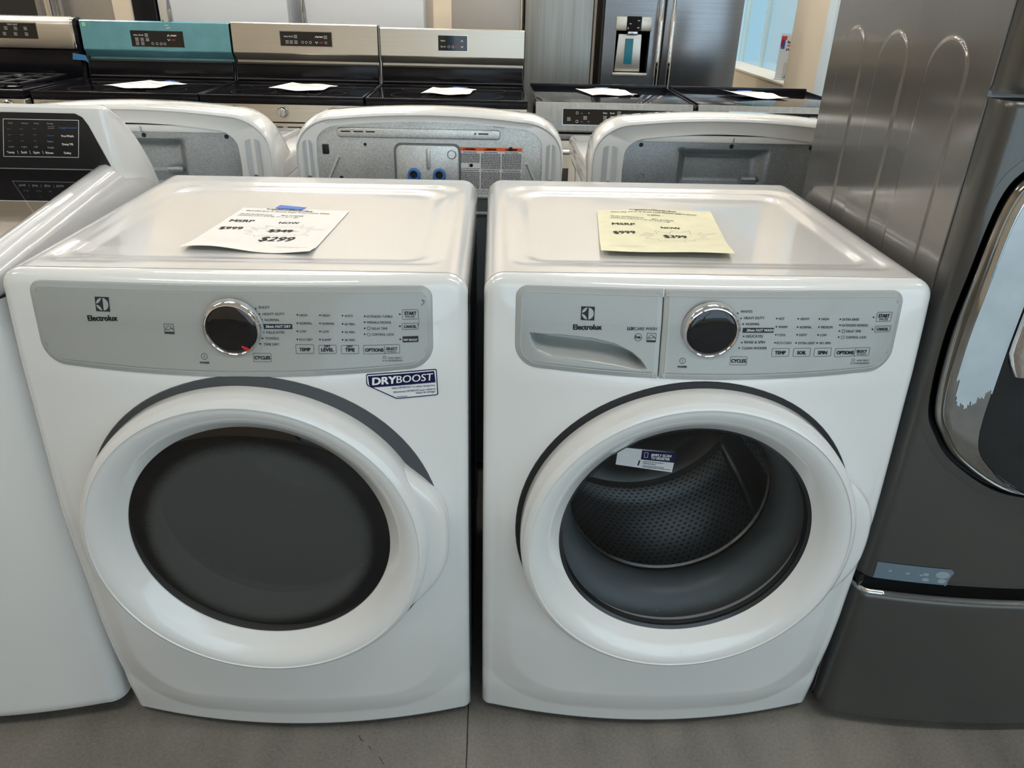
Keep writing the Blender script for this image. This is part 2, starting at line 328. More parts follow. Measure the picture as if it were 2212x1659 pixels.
# measured marks on the machines (local metres)
DRY_ART=[('BULKY', 0.0402, 0.9227, 0.0558, 0.9229, 0.0034, ''), ('HEAVY DUTY', 0.0452, 0.9134, 0.077, 0.9136, 0.0034, ''), ('NORMAL', 0.0479, 0.9049, 0.0694, 0.905, 0.0035, ''), ('20min FAST DRY', 0.0482, 0.8954, 0.0842, 0.8955, 0.0036, 'inv'), ('DELICATES', 0.0488, 0.8866, 0.0747, 0.8867, 0.0036, ''), ('TOWELS', 0.0464, 0.8777, 0.0659, 0.8777, 0.0036, ''), ('TIME DRY', 0.0436, 0.8687, 0.0662, 0.8688, 0.0036, ''), ('', 0.0412, 0.8953, 0.0868, 0.8954, 0.0074, 'bar'), ('', 0.0345, 0.9208, 0.0368, 0.9208, 0.0022, 'dot'), ('', 0.0394, 0.9134, 0.0417, 0.9134, 0.0023, 'dot'), ('', 0.0425, 0.905, 0.0449, 0.905, 0.0023, 'dot'), ('', 0.0434, 0.8868, 0.0457, 0.8868, 0.0024, 'dot'), ('', 0.0413, 0.8776, 0.0437, 0.8776, 0.0024, 'dot'), ('', 0.0374, 0.8695, 0.0397, 0.8695, 0.0024, 'dot'), ('HIGH', 0.0982, 0.9119, 0.1092, 0.9119, 0.0033, ''), ('', 0.094, 0.9123, 0.0963, 0.9123, 0.0023, 'dot'), ('NORMAL', 0.0976, 0.9001, 0.116, 0.9, 0.0034, ''), ('', 0.0933, 0.9005, 0.0957, 0.9005, 0.0024, 'dot'), ('LOW', 0.0967, 0.8881, 0.1064, 0.888, 0.0034, ''), ('', 0.0925, 0.8885, 0.0948, 0.8885, 0.0024, 'dot'), ('ECO DRY', 0.0959, 0.8759, 0.1152, 0.8757, 0.0034, ''), ('', 0.0917, 0.8763, 0.094, 0.8763, 0.0024, 'dot'), ('HIGH', 0.1308, 0.9114, 0.1415, 0.9114, 0.0033, ''), ('', 0.1266, 0.9118, 0.1289, 0.9118, 0.0023, 'dot'), ('NORMAL', 0.1303, 0.8995, 0.1483, 0.8994, 0.0034, ''), ('', 0.126, 0.9, 0.1284, 0.9, 0.0024, 'dot'), ('LOW', 0.1295, 0.8875, 0.1394, 0.8874, 0.0034, ''), ('', 0.1253, 0.8879, 0.1276, 0.8879, 0.0024, 'dot'), ('DAMP', 0.1288, 0.8752, 0.1417, 0.8751, 0.0034, ''), ('', 0.1245, 0.8757, 0.1269, 0.8756, 0.0024, 'dot'), ('AUTO', 0.1633, 0.9106, 0.175, 0.9105, 0.0033, ''), ('', 0.1591, 0.9111, 0.1614, 0.911, 0.0023, 'dot'), ('60 MIN', 0.1628, 0.8984, 0.1768, 0.8982, 0.0035, ''), ('', 0.1585, 0.8989, 0.1609, 0.8988, 0.0024, 'dot'), ('45 MIN', 0.1621, 0.8863, 0.1764, 0.886, 0.0034, ''), ('', 0.1579, 0.8867, 0.1602, 0.8867, 0.0024, 'dot'), ('30 MIN', 0.1615, 0.8744, 0.1762, 0.8741, 0.0034, ''), ('', 0.1573, 0.8748, 0.1596, 0.8748, 0.0024, 'dot'), ('EXTENDED TUMBLE', 0.1951, 0.9093, 0.2327, 0.9086, 0.0034, ''), ('', 0.1911, 0.9097, 0.1934, 0.9097, 0.0024, 'dot'), ('WRINKLE RELEASE', 0.1948, 0.9006, 0.2303, 0.8998, 0.0034, ''), ('', 0.1907, 0.901, 0.1931, 0.901, 0.0024, 'dot'), ('DELAY TIME', 0.2016, 0.891, 0.2247, 0.8905, 0.0035, ''), ('', 0.1903, 0.8917, 0.1926, 0.8916, 0.0024, 'dot'), ('CONTROL LOCK', 0.2014, 0.8821, 0.234, 0.8812, 0.0035, ''), ('', 0.1899, 0.8827, 0.1922, 0.8827, 0.0024, 'dot'), ('', 0.1948, 0.8916, 0.1998, 0.8915, 0.0053, 'ring'), ('', 0.1945, 0.882, 0.1992, 0.8819, 0.0045, 'box'), ('START', 0.2503, 0.9131, 0.2675, 0.9127, 0.0048, 'b'), ('PAUSE', 0.2517, 0.908, 0.2652, 0.9077, 0.0032, ''), ('', 0.2467, 0.9111, 0.2706, 0.9106, 0.0149, 'box'), ('', 0.2422, 0.9118, 0.2445, 0.9118, 0.0024, 'dot'), ('CANCEL', 0.2491, 0.8929, 0.2672, 0.8924, 0.0039, 'b'), ('', 0.2461, 0.893, 0.2698, 0.8923, 0.0099, 'box'), ('', 0.2418, 0.8936, 0.2442, 0.8935, 0.0025, 'dot'), ('DRY BOOST', 0.2479, 0.8727, 0.2681, 0.872, 0.0031, 'inv'), ('', 0.2463, 0.8732, 0.2695, 0.8724, 0.0091, 'bar'), ('', 0.2416, 0.8736, 0.244, 0.8735, 0.0025, 'dot'), ('TEMP', 0.0948, 0.8611, 0.1108, 0.861, 0.0048, 'b'), ('', 0.0896, 0.8617, 0.1163, 0.8615, 0.0136, 'box'), ('LEVEL', 0.1268, 0.8604, 0.1446, 0.8601, 0.0048, 'b'), ('DRY', 0.1316, 0.8657, 0.1402, 0.8656, 0.003, 'b'), ('', 0.123, 0.8609, 0.1488, 0.8605, 0.0131, 'box'), ('TIME', 0.1618, 0.8596, 0.1754, 0.8593, 0.0049, 'b'), ('DRY', 0.164, 0.8648, 0.1728, 0.8646, 0.003, 'b'), ('', 0.1558, 0.86, 0.1816, 0.8594, 0.0132, 'box'), ('OPTIONS', 0.1908, 0.8587, 0.2176, 0.8579, 0.0049, 'b'), ('', 0.1883, 0.8591, 0.2417, 0.8573, 0.0138, 'box'), ('', 0.2192, 0.858, 0.2198, 0.858, 0.0128, 'bar'), ('SELECT', 0.222, 0.8598, 0.2378, 0.8592, 0.0037, 'b'), ('DE-SELECT', 0.2227, 0.8552, 0.2371, 0.8547, 0.0023, ''), ("HOLD 'SELECT'", 0.2241, 0.8454, 0.2447, 0.8446, 0.0023, ''), ('3s TO MUTE/UNMUTE', 0.2155, 0.8416, 0.245, 0.8404, 0.0023, ''), ('', 0.2166, 0.8466, 0.221, 0.8464, 0.0037, 'box'), ('CYCLES', 0.0287, 0.849, 0.0514, 0.849, 0.0048, 'b'), ('', 0.0269, 0.8493, 0.0534, 0.8493, 0.013, 'box'), ('POWER', -0.0522, 0.8403, -0.0384, 0.8407, 0.0028, 'b'), ('', -0.0497, 0.8498, -0.0402, 0.85, 0.0096, 'ring'), ('', -0.0453, 0.8501, -0.0447, 0.8501, 0.0048, 'bar'), ('Electrolux', -0.2118, 0.9008, -0.1679, 0.9028, 0.0077, 'b'), ('', -0.1977, 0.922, -0.1764, 0.9228, 0.0207, 'emblem'), ('', -0.1001, 0.8893, -0.0856, 0.8898, 0.015, 'star')]
DB_OUT=[(0.1898, 0.8181), (0.1922, 0.8197), (0.2939, 0.8226), (0.2957, 0.8205), (0.2972, 0.7802), (0.2951, 0.7783), (0.2353, 0.7763), (0.2323, 0.777), (0.1913, 0.8008), (0.1897, 0.8041)]
DB_IN=[(0.1909, 0.8168), (0.1926, 0.8182), (0.2931, 0.8211), (0.2943, 0.8197), (0.2956, 0.7813), (0.2943, 0.78), (0.2354, 0.7781), (0.233, 0.7787), (0.1928, 0.8018), (0.1913, 0.8047)]
DB_BLUE=[(0.1925, 0.8165), (0.2918, 0.8195), (0.2935, 0.8007), (0.1992, 0.798), (0.1938, 0.8018)]
DB_TXT=[('DRY', 0.1987, 0.8079, 0.2336, 0.8091, 0.0113, 'bi'), ('BOOST', 0.2346, 0.8091, 0.289, 0.8104, 0.0114, 'i'), ('Select DRYBOOST to reduce drying time.', 0.2271, 0.7955, 0.2928, 0.7964, 0.003, ''), ('Sélectionnez DRYBOOST pour réduire le', 0.2292, 0.7886, 0.2931, 0.79, 0.003, ''), ('temps de séchage.', 0.263, 0.7852, 0.293, 0.7856, 0.003, ''), ('A12345678 rev A', 0.2341, 0.7803, 0.2501, 0.7806, 0.0018, '')]
WASH_ART=[('WHITES', 0.0396, 0.923, 0.0577, 0.9232, 0.0035, ''), ('HEAVY DUTY', 0.0458, 0.9138, 0.0765, 0.914, 0.0036, ''), ('NORMAL', 0.0492, 0.9049, 0.0704, 0.905, 0.0037, ''), ('20min FAST WASH', 0.0511, 0.8958, 0.0916, 0.8958, 0.0038, 'inv'), ('', 0.0456, 0.8956, 0.0928, 0.8957, 0.0074, 'bar'), ('DELICATES', 0.0519, 0.8865, 0.0773, 0.8865, 0.0038, ''), ('RINSE & SPIN', 0.0503, 0.8775, 0.0816, 0.8775, 0.0038, ''), ('CLEAN WASHER', 0.0475, 0.8685, 0.0856, 0.8685, 0.0038, ''), ('', 0.0346, 0.9205, 0.0369, 0.9206, 0.0022, 'dot'), ('', 0.0401, 0.9132, 0.0424, 0.9132, 0.0022, 'dot'), ('', 0.044, 0.9049, 0.0463, 0.9049, 0.0023, 'dot'), ('', 0.047, 0.8862, 0.0493, 0.8862, 0.0023, 'dot'), ('', 0.0451, 0.8769, 0.0475, 0.8769, 0.0023, 'dot'), ('', 0.0419, 0.8685, 0.0443, 0.8685, 0.0023, 'dot'), ('HOT', 0.0987, 0.9129, 0.1074, 0.9129, 0.0034, ''), ('', 0.0943, 0.9132, 0.0966, 0.9132, 0.0022, 'dot'), ('WARM', 0.0994, 0.9008, 0.1129, 0.9007, 0.0035, ''), ('', 0.095, 0.9011, 0.0973, 0.9011, 0.0023, 'dot'), ('COOL', 0.0999, 0.8885, 0.1123, 0.8884, 0.0035, ''), ('', 0.0958, 0.8888, 0.0981, 0.8888, 0.0024, 'dot'), ('ECO COLD', 0.1, 0.8763, 0.1228, 0.8761, 0.0035, ''), ('', 0.0961, 0.8766, 0.0985, 0.8766, 0.0023, 'dot'), ('HEAVY', 0.1321, 0.9125, 0.1462, 0.9124, 0.0034, ''), ('', 0.1273, 0.9128, 0.1297, 0.9128, 0.0023, 'dot'), ('NORMAL', 0.1327, 0.9, 0.1514, 0.8999, 0.0035, ''), ('', 0.128, 0.9004, 0.1303, 0.9003, 0.0023, 'dot'), ('LIGHT', 0.1333, 0.8883, 0.1455, 0.8881, 0.0036, ''), ('', 0.1288, 0.8886, 0.1312, 0.8886, 0.0024, 'dot'), ('EXTRA LIGHT', 0.1339, 0.8757, 0.16, 0.8753, 0.0036, ''), ('', 0.1291, 0.876, 0.1315, 0.876, 0.0024, 'dot'), ('HIGH', 0.1646, 0.912, 0.1762, 0.9119, 0.0034, ''), ('', 0.1601, 0.9123, 0.1625, 0.9123, 0.0023, 'dot'), ('MEDIUM', 0.1657, 0.8997, 0.1834, 0.8994, 0.0036, ''), ('', 0.1609, 0.9, 0.1633, 0.9, 0.0024, 'dot'), ('LOW', 0.1665, 0.8875, 0.1765, 0.8874, 0.0036, ''), ('', 0.1617, 0.8879, 0.1641, 0.8879, 0.0024, 'dot'), ('NO SPIN', 0.167, 0.8752, 0.1848, 0.8748, 0.0036, ''), ('', 0.1621, 0.8755, 0.1645, 0.8755, 0.0024, 'dot'), ('EXTRA RINSE', 0.1975, 0.911, 0.2241, 0.9106, 0.0035, ''), ('', 0.193, 0.9114, 0.1954, 0.9114, 0.0023, 'dot'), ('EXTENDED REFRESH', 0.1983, 0.9021, 0.2398, 0.9012, 0.0036, ''), ('', 0.1938, 0.9024, 0.1962, 0.9024, 0.0024, 'dot'), ('DELAY TIME', 0.2067, 0.8927, 0.2305, 0.8921, 0.0037, ''), ('', 0.1945, 0.8933, 0.1969, 0.8932, 0.0024, 'dot'), ('CONTROL LOCK', 0.2075, 0.8832, 0.2408, 0.8823, 0.0037, ''), ('', 0.1949, 0.8838, 0.1973, 0.8837, 0.0024, 'dot'), ('', 0.1994, 0.8929, 0.2048, 0.8928, 0.0055, 'ring'), ('', 0.2001, 0.8833, 0.205, 0.8832, 0.0048, 'box'), ('START', 0.2542, 0.9155, 0.272, 0.9151, 0.0051, 'b'), ('PAUSE', 0.2567, 0.9102, 0.2706, 0.9098, 0.0036, ''), ('', 0.2512, 0.9137, 0.2755, 0.9131, 0.0147, 'box'), ('', 0.2455, 0.9134, 0.2479, 0.9133, 0.0024, 'dot'), ('CANCEL', 0.2555, 0.8947, 0.2739, 0.8942, 0.004, 'b'), ('', 0.2524, 0.8948, 0.2774, 0.894, 0.01, 'box'), ('', 0.2472, 0.8947, 0.2497, 0.8946, 0.0025, 'dot'), ('TEMP', 0.0992, 0.8614, 0.1155, 0.8613, 0.005, 'b'), ('', 0.0941, 0.8618, 0.1212, 0.8615, 0.0129, 'box'), ('SOIL', 0.1341, 0.861, 0.1479, 0.8608, 0.005, 'b'), ('', 0.1277, 0.8614, 0.1548, 0.861, 0.0131, 'box'), ('SPIN', 0.167, 0.8604, 0.1814, 0.8601, 0.0051, 'b'), ('', 0.1606, 0.8608, 0.1881, 0.8602, 0.0132, 'box'), ('OPTIONS', 0.1973, 0.8596, 0.2246, 0.8588, 0.0052, 'b'), ('', 0.194, 0.8596, 0.2504, 0.8576, 0.0132, 'box'), ('', 0.2262, 0.8586, 0.2268, 0.8585, 0.012, 'bar'), ('SELECT', 0.2292, 0.8607, 0.2459, 0.8601, 0.004, 'b'), ('DE-SELECT', 0.2304, 0.8562, 0.2458, 0.8556, 0.0025, ''), ("HOLD 'SELECT'", 0.2322, 0.8461, 0.2531, 0.8452, 0.0025, ''), ('3s TO MUTE/UNMUTE', 0.2226, 0.8419, 0.2537, 0.8406, 0.0025, ''), ('', 0.2236, 0.8469, 0.2283, 0.8467, 0.004, 'box'), ('CYCLES', 0.0328, 0.849, 0.0553, 0.8491, 0.005, 'b'), ('', 0.031, 0.8492, 0.0571, 0.8492, 0.0131, 'box'), ('POWER', -0.0478, 0.8389, -0.0342, 0.8392, 0.0029, 'b'), ('', -0.046, 0.8482, -0.0367, 0.8484, 0.0093, 'ring'), ('', -0.0416, 0.8482, -0.041, 0.8482, 0.0049, 'bar'), ('Electrolux', -0.2083, 0.8937, -0.1663, 0.8956, 0.0076, 'b'), ('', -0.1977, 0.9152, -0.1779, 0.916, 0.0202, 'emblem'), ('LUX', -0.1276, 0.8948, -0.1177, 0.8951, 0.0044, 'b'), ('CARE WASH', -0.1171, 0.8949, -0.0838, 0.8959, 0.0044, ''), ('', -0.1164, 0.8821, -0.1051, 0.8825, 0.0116, 'ring'), ('he', -0.1145, 0.8824, -0.1074, 0.8827, 0.0044, 'b'), ('', -0.0979, 0.8821, -0.0839, 0.8825, 0.0139, 'star')]
POCK_T=[(-0.2731, 0.8815), (-0.2237, 0.8808), (-0.1778, 0.8779), (-0.1446, 0.8706), (-0.1195, 0.8591), (-0.1044, 0.8468), (-0.0943, 0.8337)]
POCK_B=[(-0.2731, 0.8815), (-0.2697, 0.8652), (-0.2601, 0.8524), (-0.241, 0.8432), (-0.2076, 0.8394), (-0.1526, 0.835), (-0.1033, 0.8307), (-0.0943, 0.8337)]
PAPD=[('Frigidaire/Electrolux', -0.4058, 0.3814, -0.3159, 0.368, 0.0186, 'b'), ('Electrolux 8 cu. ft. Electric Dryer Front Load in White', -0.4408, 0.3682, -0.2821, 0.3533, 0.0129, 'b'), ('Model: ELFE7337AW', -0.4448, 0.3446, -0.384, 0.3372, 0.0116, ''), ('SKU: A100768', -0.3683, 0.3372, -0.3269, 0.3338, 0.0114, ''), ('Dimension ( W x D x H): 27" x 32" x 38"', -0.4466, 0.3352, -0.3337, 0.3221, 0.0114, ''), ('MSRP', -0.4492, 0.2958, -0.4061, 0.2947, 0.019, 'b'), ('NOW', -0.3591, 0.2869, -0.324, 0.2881, 0.0186, 'b'), ('$999', -0.4522, 0.2473, -0.413, 0.2478, 0.0161, 'b'), ('$349', -0.3637, 0.2362, -0.3239, 0.2358, 0.0156, 'b'), ('$299', -0.3673, 0.187, -0.3133, 0.1884, 0.0241, 'i'), ('8/10/23 no returns', -0.33, 0.1448, -0.2762, 0.1405, 0.008, 'i')]
PAPW=[('Frigidaire/Electrolux', 0.2939, 0.4083, 0.383, 0.397, 0.0178, 'b'), ('Electrolux 4.4 cu. ft. Front Load Washer with LuxCare', 0.2551, 0.3932, 0.4197, 0.3824, 0.0111, 'b'), ('in White', 0.3216, 0.3699, 0.3466, 0.3685, 0.0109, 'b'), ('Model: ELFW7337AW', 0.2503, 0.3623, 0.3118, 0.3485, 0.0106, ''), ('SKU: A100755', 0.3256, 0.3442, 0.3667, 0.3388, 0.0105, ''), ('Dimension ( W x D x H): 27" x 32" x 38"', 0.2487, 0.3503, 0.3586, 0.3282, 0.0104, ''), ('MSRP', 0.2453, 0.3056, 0.2871, 0.3026, 0.0199, 'b'), ('NOW', 0.3327, 0.2888, 0.3686, 0.2903, 0.0169, 'b'), ('$999', 0.2402, 0.2501, 0.2792, 0.2517, 0.0159, 'b'), ('$399', 0.3273, 0.2339, 0.368, 0.2349, 0.0184, 'b'), ('subject to change', 0.2204, 0.1603, 0.2803, 0.1606, 0.007, 'i')]
STARD=[(-0.407, 0.2345), (-0.3891, 0.2248), (-0.4001, 0.2127), (-0.3805, 0.2077), (-0.3781, 0.1958), (-0.3698, 0.2048), (-0.3616, 0.2019), (-0.3516, 0.2111), (-0.3329, 0.2061), (-0.3157, 0.2176), (-0.313, 0.2081), (-0.3053, 0.2155), (-0.2894, 0.2095), (-0.3019, 0.2228), (-0.293, 0.234), (-0.3009, 0.2408), (-0.2713, 0.2499), (-0.3016, 0.2499), (-0.2924, 0.2634), (-0.3138, 0.2529), (-0.312, 0.2735), (-0.3227, 0.2579), (-0.3406, 0.268), (-0.3509, 0.2525), (-0.3767, 0.2677), (-0.3718, 0.2494), (-0.3987, 0.2514), (-0.3839, 0.2377)]
STARW=[(0.2932, 0.2512), (0.3106, 0.2438), (0.2841, 0.2359), (0.3091, 0.236), (0.292, 0.2174), (0.3146, 0.2162), (0.3134, 0.2002), (0.3247, 0.2069), (0.3329, 0.2025), (0.3459, 0.2081), (0.3557, 0.2025), (0.3617, 0.2176), (0.3768, 0.2074), (0.3769, 0.2197), (0.4059, 0.2213), (0.3906, 0.2267), (0.4028, 0.235), (0.394, 0.2409), (0.4281, 0.261), (0.392, 0.2524), (0.4029, 0.2661), (0.3793, 0.2542), (0.3825, 0.2769), (0.3601, 0.2616), (0.35, 0.2723), (0.3405, 0.2533), (0.3161, 0.2637), (0.3186, 0.2468)]
GEL_ART=[('Hot', -0.9083, 1.092, -0.8997, 1.0921, 0.0032, ''), ('Heavy', -0.8836, 1.0919, -0.8706, 1.0922, 0.0032, ''), ('Max', -0.8592, 1.0921, -0.8499, 1.0923, 0.0032, ''), ('Deep', -0.8345, 1.0924, -0.8232, 1.0926, 0.0035, ''), ('use with', -0.8354, 1.0867, -0.8226, 1.0869, 0.0021, ''), ('softener', -0.8363, 1.0833, -0.8234, 1.0835, 0.0022, ''), ('Tangle Control', -0.8151, 1.0847, -0.7809, 1.0854, 0.0046, 'blue'), ('Smart', -0.8414, 1.0694, -0.8285, 1.0696, 0.0035, 'blue'), ('Extra', -0.845, 1.0578, -0.8342, 1.058, 0.0036, ''), ('Single', -0.849, 1.0461, -0.8361, 1.0463, 0.0036, ''), ('Pre-Wash', -0.8145, 1.0689, -0.7917, 1.0693, 0.0046, 'b'), ('Deep Fill', -0.8185, 1.053, -0.7977, 1.0534, 0.0046, 'b'), ('Delay', -0.8203, 1.036, -0.8067, 1.0362, 0.0047, 'b'), ('Cold', -0.9243, 1.0462, -0.914, 1.0464, 0.0033, ''), ('Light', -0.899, 1.0465, -0.8882, 1.0467, 0.0033, ''), ('Off', -0.8742, 1.0467, -0.8677, 1.0468, 0.0033, ''), ('Temp', -0.9309, 1.0352, -0.9168, 1.0355, 0.0047, 'b'), ('Soil', -0.9036, 1.0355, -0.893, 1.0357, 0.0047, 'b'), ('Spin', -0.8798, 1.0357, -0.8679, 1.0359, 0.0047, 'b'), ('Rinse', -0.8558, 1.0356, -0.8414, 1.0358, 0.0047, 'b'), ('', -0.9104, 1.0353, -0.9096, 1.0354, 0.0067, 'bar'), ('', -0.8868, 1.0358, -0.886, 1.0358, 0.0067, 'bar'), ('', -0.8616, 1.0363, -0.8608, 1.0363, 0.0066, 'bar'), ('', -0.9139, 1.0805, -0.9123, 1.0805, 0.0016, 'dot'), ('', -0.9109, 1.0805, -0.9083, 1.0806, 0.0005, 'bar'), ('', -0.8898, 1.081, -0.8882, 1.081, 0.0016, 'dot'), ('', -0.8869, 1.081, -0.8842, 1.0811, 0.0005, 'bar'), ('', -0.8647, 1.0814, -0.8631, 1.0815, 0.0016, 'dot'), ('', -0.8617, 1.0815, -0.8591, 1.0815, 0.0005, 'bar'), ('', -0.917, 1.0692, -0.9154, 1.0693, 0.0016, 'dot'), ('', -0.9141, 1.0693, -0.9114, 1.0694, 0.0005, 'bar'), ('', -0.8929, 1.0697, -0.8913, 1.0697, 0.0016, 'dot'), ('', -0.8899, 1.0698, -0.8873, 1.0698, 0.0005, 'bar'), ('', -0.8677, 1.0702, -0.8661, 1.0702, 0.0016, 'dot'), ('', -0.8647, 1.0702, -0.862, 1.0703, 0.0005, 'bar'), ('', -0.9204, 1.0574, -0.9187, 1.0574, 0.0016, 'dot'), ('', -0.9174, 1.0574, -0.9147, 1.0575, 0.0005, 'bar'), ('', -0.8961, 1.0579, -0.8945, 1.0579, 0.0016, 'dot'), ('', -0.8932, 1.0579, -0.8905, 1.058, 0.0005, 'bar'), ('', -0.8708, 1.0583, -0.8692, 1.0584, 0.0016, 'dot'), ('', -0.8679, 1.0584, -0.8652, 1.0584, 0.0005, 'bar')]
GEL_BOX=[(-0.9151, 1.0995), (-0.7724, 1.0995), (-0.7948, 1.0274), (-0.9406, 1.0268)]
REG=[(-0.1299, 0.7069), (-0.0385, 0.6986), (-0.0351, 0.693), (-0.0357, 0.676), (-0.0368, 0.6568), (-0.1316, 0.6718)]
REG_BLUE=[(-0.0906, 0.7002), (-0.0381, 0.6958), (-0.0353, 0.6924), (-0.036, 0.6766), (-0.0909, 0.6827)]
REG_IN=[(-0.129, 0.7057), (-0.0386, 0.6958), (-0.0364, 0.6753), (-0.0377, 0.6578), (-0.1307, 0.6726)]
REG_TXT=[('SIMPLY SCAN', -0.0749, 0.6916, -0.0426, 0.6895, 0.0044, 'inv'), ('TO REGISTER', -0.0749, 0.686, -0.0443, 0.6835, 0.0044, 'inv'), ('Register for info and owner information', -0.0866, 0.6791, -0.0537, 0.6756, 0.0019, ''), ('on electrolux.com/register', -0.0865, 0.6758, -0.0657, 0.6731, 0.0019, ''), ('Inscrivez-vous pour obtenir des conseils', -0.0868, 0.6713, -0.0522, 0.6672, 0.0019, ''), ('et des renseignements utiles sur electrolux.com/register', -0.0869, 0.6688, -0.0405, 0.6632, 0.0019, '')]

def lerp_tab(t,z):
    if z<=t[0][0]: return t[0][1]
    for a,b in zip(t,t[1:]):
        if z<=b[0]:
            k=(z-a[0])/(b[0]-a[0]); k=k*k*(3-2*k)*0.35+k*0.65
            return a[1]+(b[1]-a[1])*k
    return t[-1][1]
E_T=[(0,.028),(.1,.012),(.3,-.008),(.54,-.018),(.8,-.004),(.92,.004),(.95,.006),(.97,.012)]
B_T=[(0,.045),(.1,.044),(.5,.040),(.8,.036),(.9,.024),(.95,.013),(.97,.010)]
def F(x,z):
    u=x/.343
    y=lerp_tab(E_T,z)-lerp_tab(B_T,z)*(1-u*u)
    # softly raised pad inside a rounded crease; the band outside falls away
    r=.11; hx=.335-.045*max(0,min(1,(.85-z)/.55)); zb=.115
    qx=abs(x)-hx+r; qz=zb-z+r
    d=math.hypot(max(qx,0),max(qz,0))+min(max(qx,qz),0)-r
    k=max(0,min(1,d/.06))
    return y-.010*(1-k)
# ------------------------------------------------------------------ the two white front loaders
def clampf(x,a=0,b=1): return max(a,min(b,x))
def sstep(a,b,x):
    t=clampf((x-a)/(b-a)); return t*t*(3-2*t)
HW=.343; DZ=.525
PX0,PX1=-.295,.291
def pan_zb(x): return .8175+.010*(x/.30)**2
def pan_sd(x,z):
    """signed distance (outside positive) to the control panel outline"""
    zt=.952; zb=pan_zb(x); r=.018 if z>.89 else .034
    cx=(PX0+PX1)/2; hx=(PX1-PX0)/2; cz=(zt+zb)/2; hz=(zt-zb)/2
    qx=abs(x-cx)-hx+r; qz=abs(z-cz)-hz+r
    return math.hypot(max(qx,0),max(qz,0))+min(max(qx,qz),0)-r
def tabx(P,x):
    if x<=P[0][0]: return P[0][1]
    for a,b in zip(P,P[1:]):
        if x<=b[0]: return a[1]+(b[1]-a[1])*(x-a[0])/max(b[0]-a[0],1e-9)
    return P[-1][1]
def pocket(x,z):
    if not (POCK_T[0][0]<x<POCK_T[-1][0]): return 0
    t=tabx(POCK_T,x); b=tabx(POCK_B,x)
    if z>=t or z<=b or t-b<.0015: return 0
    k=(t-z)/(t-b); side=clampf((x-POCK_T[0][0])/.012)*clampf((POCK_T[-1][0]-x)/.012)
    return .030*sstep(0,.22,k)*(1-sstep(.35,1.0,k))*side
def ztop(x,rc=.032):
    a=abs(x)-(HW-rc)
    return .965-(0 if a<=0 else rc-math.sqrt(max(rc*rc-min(a,rc)**2,0)))
def body_front(root, hole=True, pock=False):
    R=.020; A=7
    def col_list():
        L=[('s',-1,.055),('s',-1,.035)]
        L+=[('a',-1,PI/2*i/A) for i in range(A+1)]
        n=150
        L+=[('f',-(HW-R)+2*(HW-R)*i/n,0) for i in range(1,n)]
        L+=[('a',1,PI/2*(1-i/A)) for i in range(A+1)]
        L+=[('s',1,.035),('s',1,.055)]
        return L
    CL=col_list()
    zs=[.015+.002*0]+[.0152+.008*i/3 for i in range(1,4)]+[.03+.91*i/190 for i in range(191)]
    zs=sorted(set(round(q,5) for q in zs)); nz=len(zs); NB=8
    def pt(c,z):
        k,a,b=c
        if k=='f': x=a; zz=z; y=F(x,z)
        elif k=='a':
            fe=F(HW-R,z); x=a*(HW-R+R*math.cos(b)); y=fe+R-R*math.sin(b)
        else:
            fe=F(HW-R,z); x=a*HW; y=max(b,fe+R+.002)
        zz=z if z<.88 else .88+(z-.88)*(ztop(x)-.88)/.085
        if k=='f':
            d=pan_sd(x,zz)
            if d<-.006: y+=(.045 if d<-.010 else .045*(-.006-d)/.004)*(1 if z<.936 else 0)
        return [x,y,zz]
    rows=[]
    for z in zs: rows.append([pt(c,z) for c in CL])
    # small roll-under at the bottom edge
    for i,p in enumerate(rows[0]): rows[0][i]=[p[0],p[1]+.004,p[2]]
    zt=.9401
    for j in range(1,NB+1):
        a=PI/2*j/NB; row=[]
        for c in CL:
            p=pt(c,zt); top=ztop(p[0]); z0=p[2]; y=p[1]+(.0105-p[1])*(1-math.cos(a)) if p[1]<.0105 else p[1]
            row.append([p[0],y,z0+(top-z0)*math.sin(a)])
        rows.append(row)
    rows.append([[p[0],p[1]+.0015,p[2]-.004] for p in rows[-1]])
    n=len(CL); b=MB()
    V=[tuple(p) for r in rows for p in r]; Fs=[]
    for j in range(len(rows)-1):
        for i in range(n-1):
            q=(j*n+i,j*n+i+1,(j+1)*n+i+1,(j+1)*n+i)
            if hole:
                cx=sum(V[k][0] for k in q)/4; cz=sum(V[k][2] for k in q)/4
                if math.hypot(cx,cz-DZ)<.258: continue
            Fs.append(q)
    b.add(V,Fs); return b.build('front_panel',WHITE,root,ang=50)
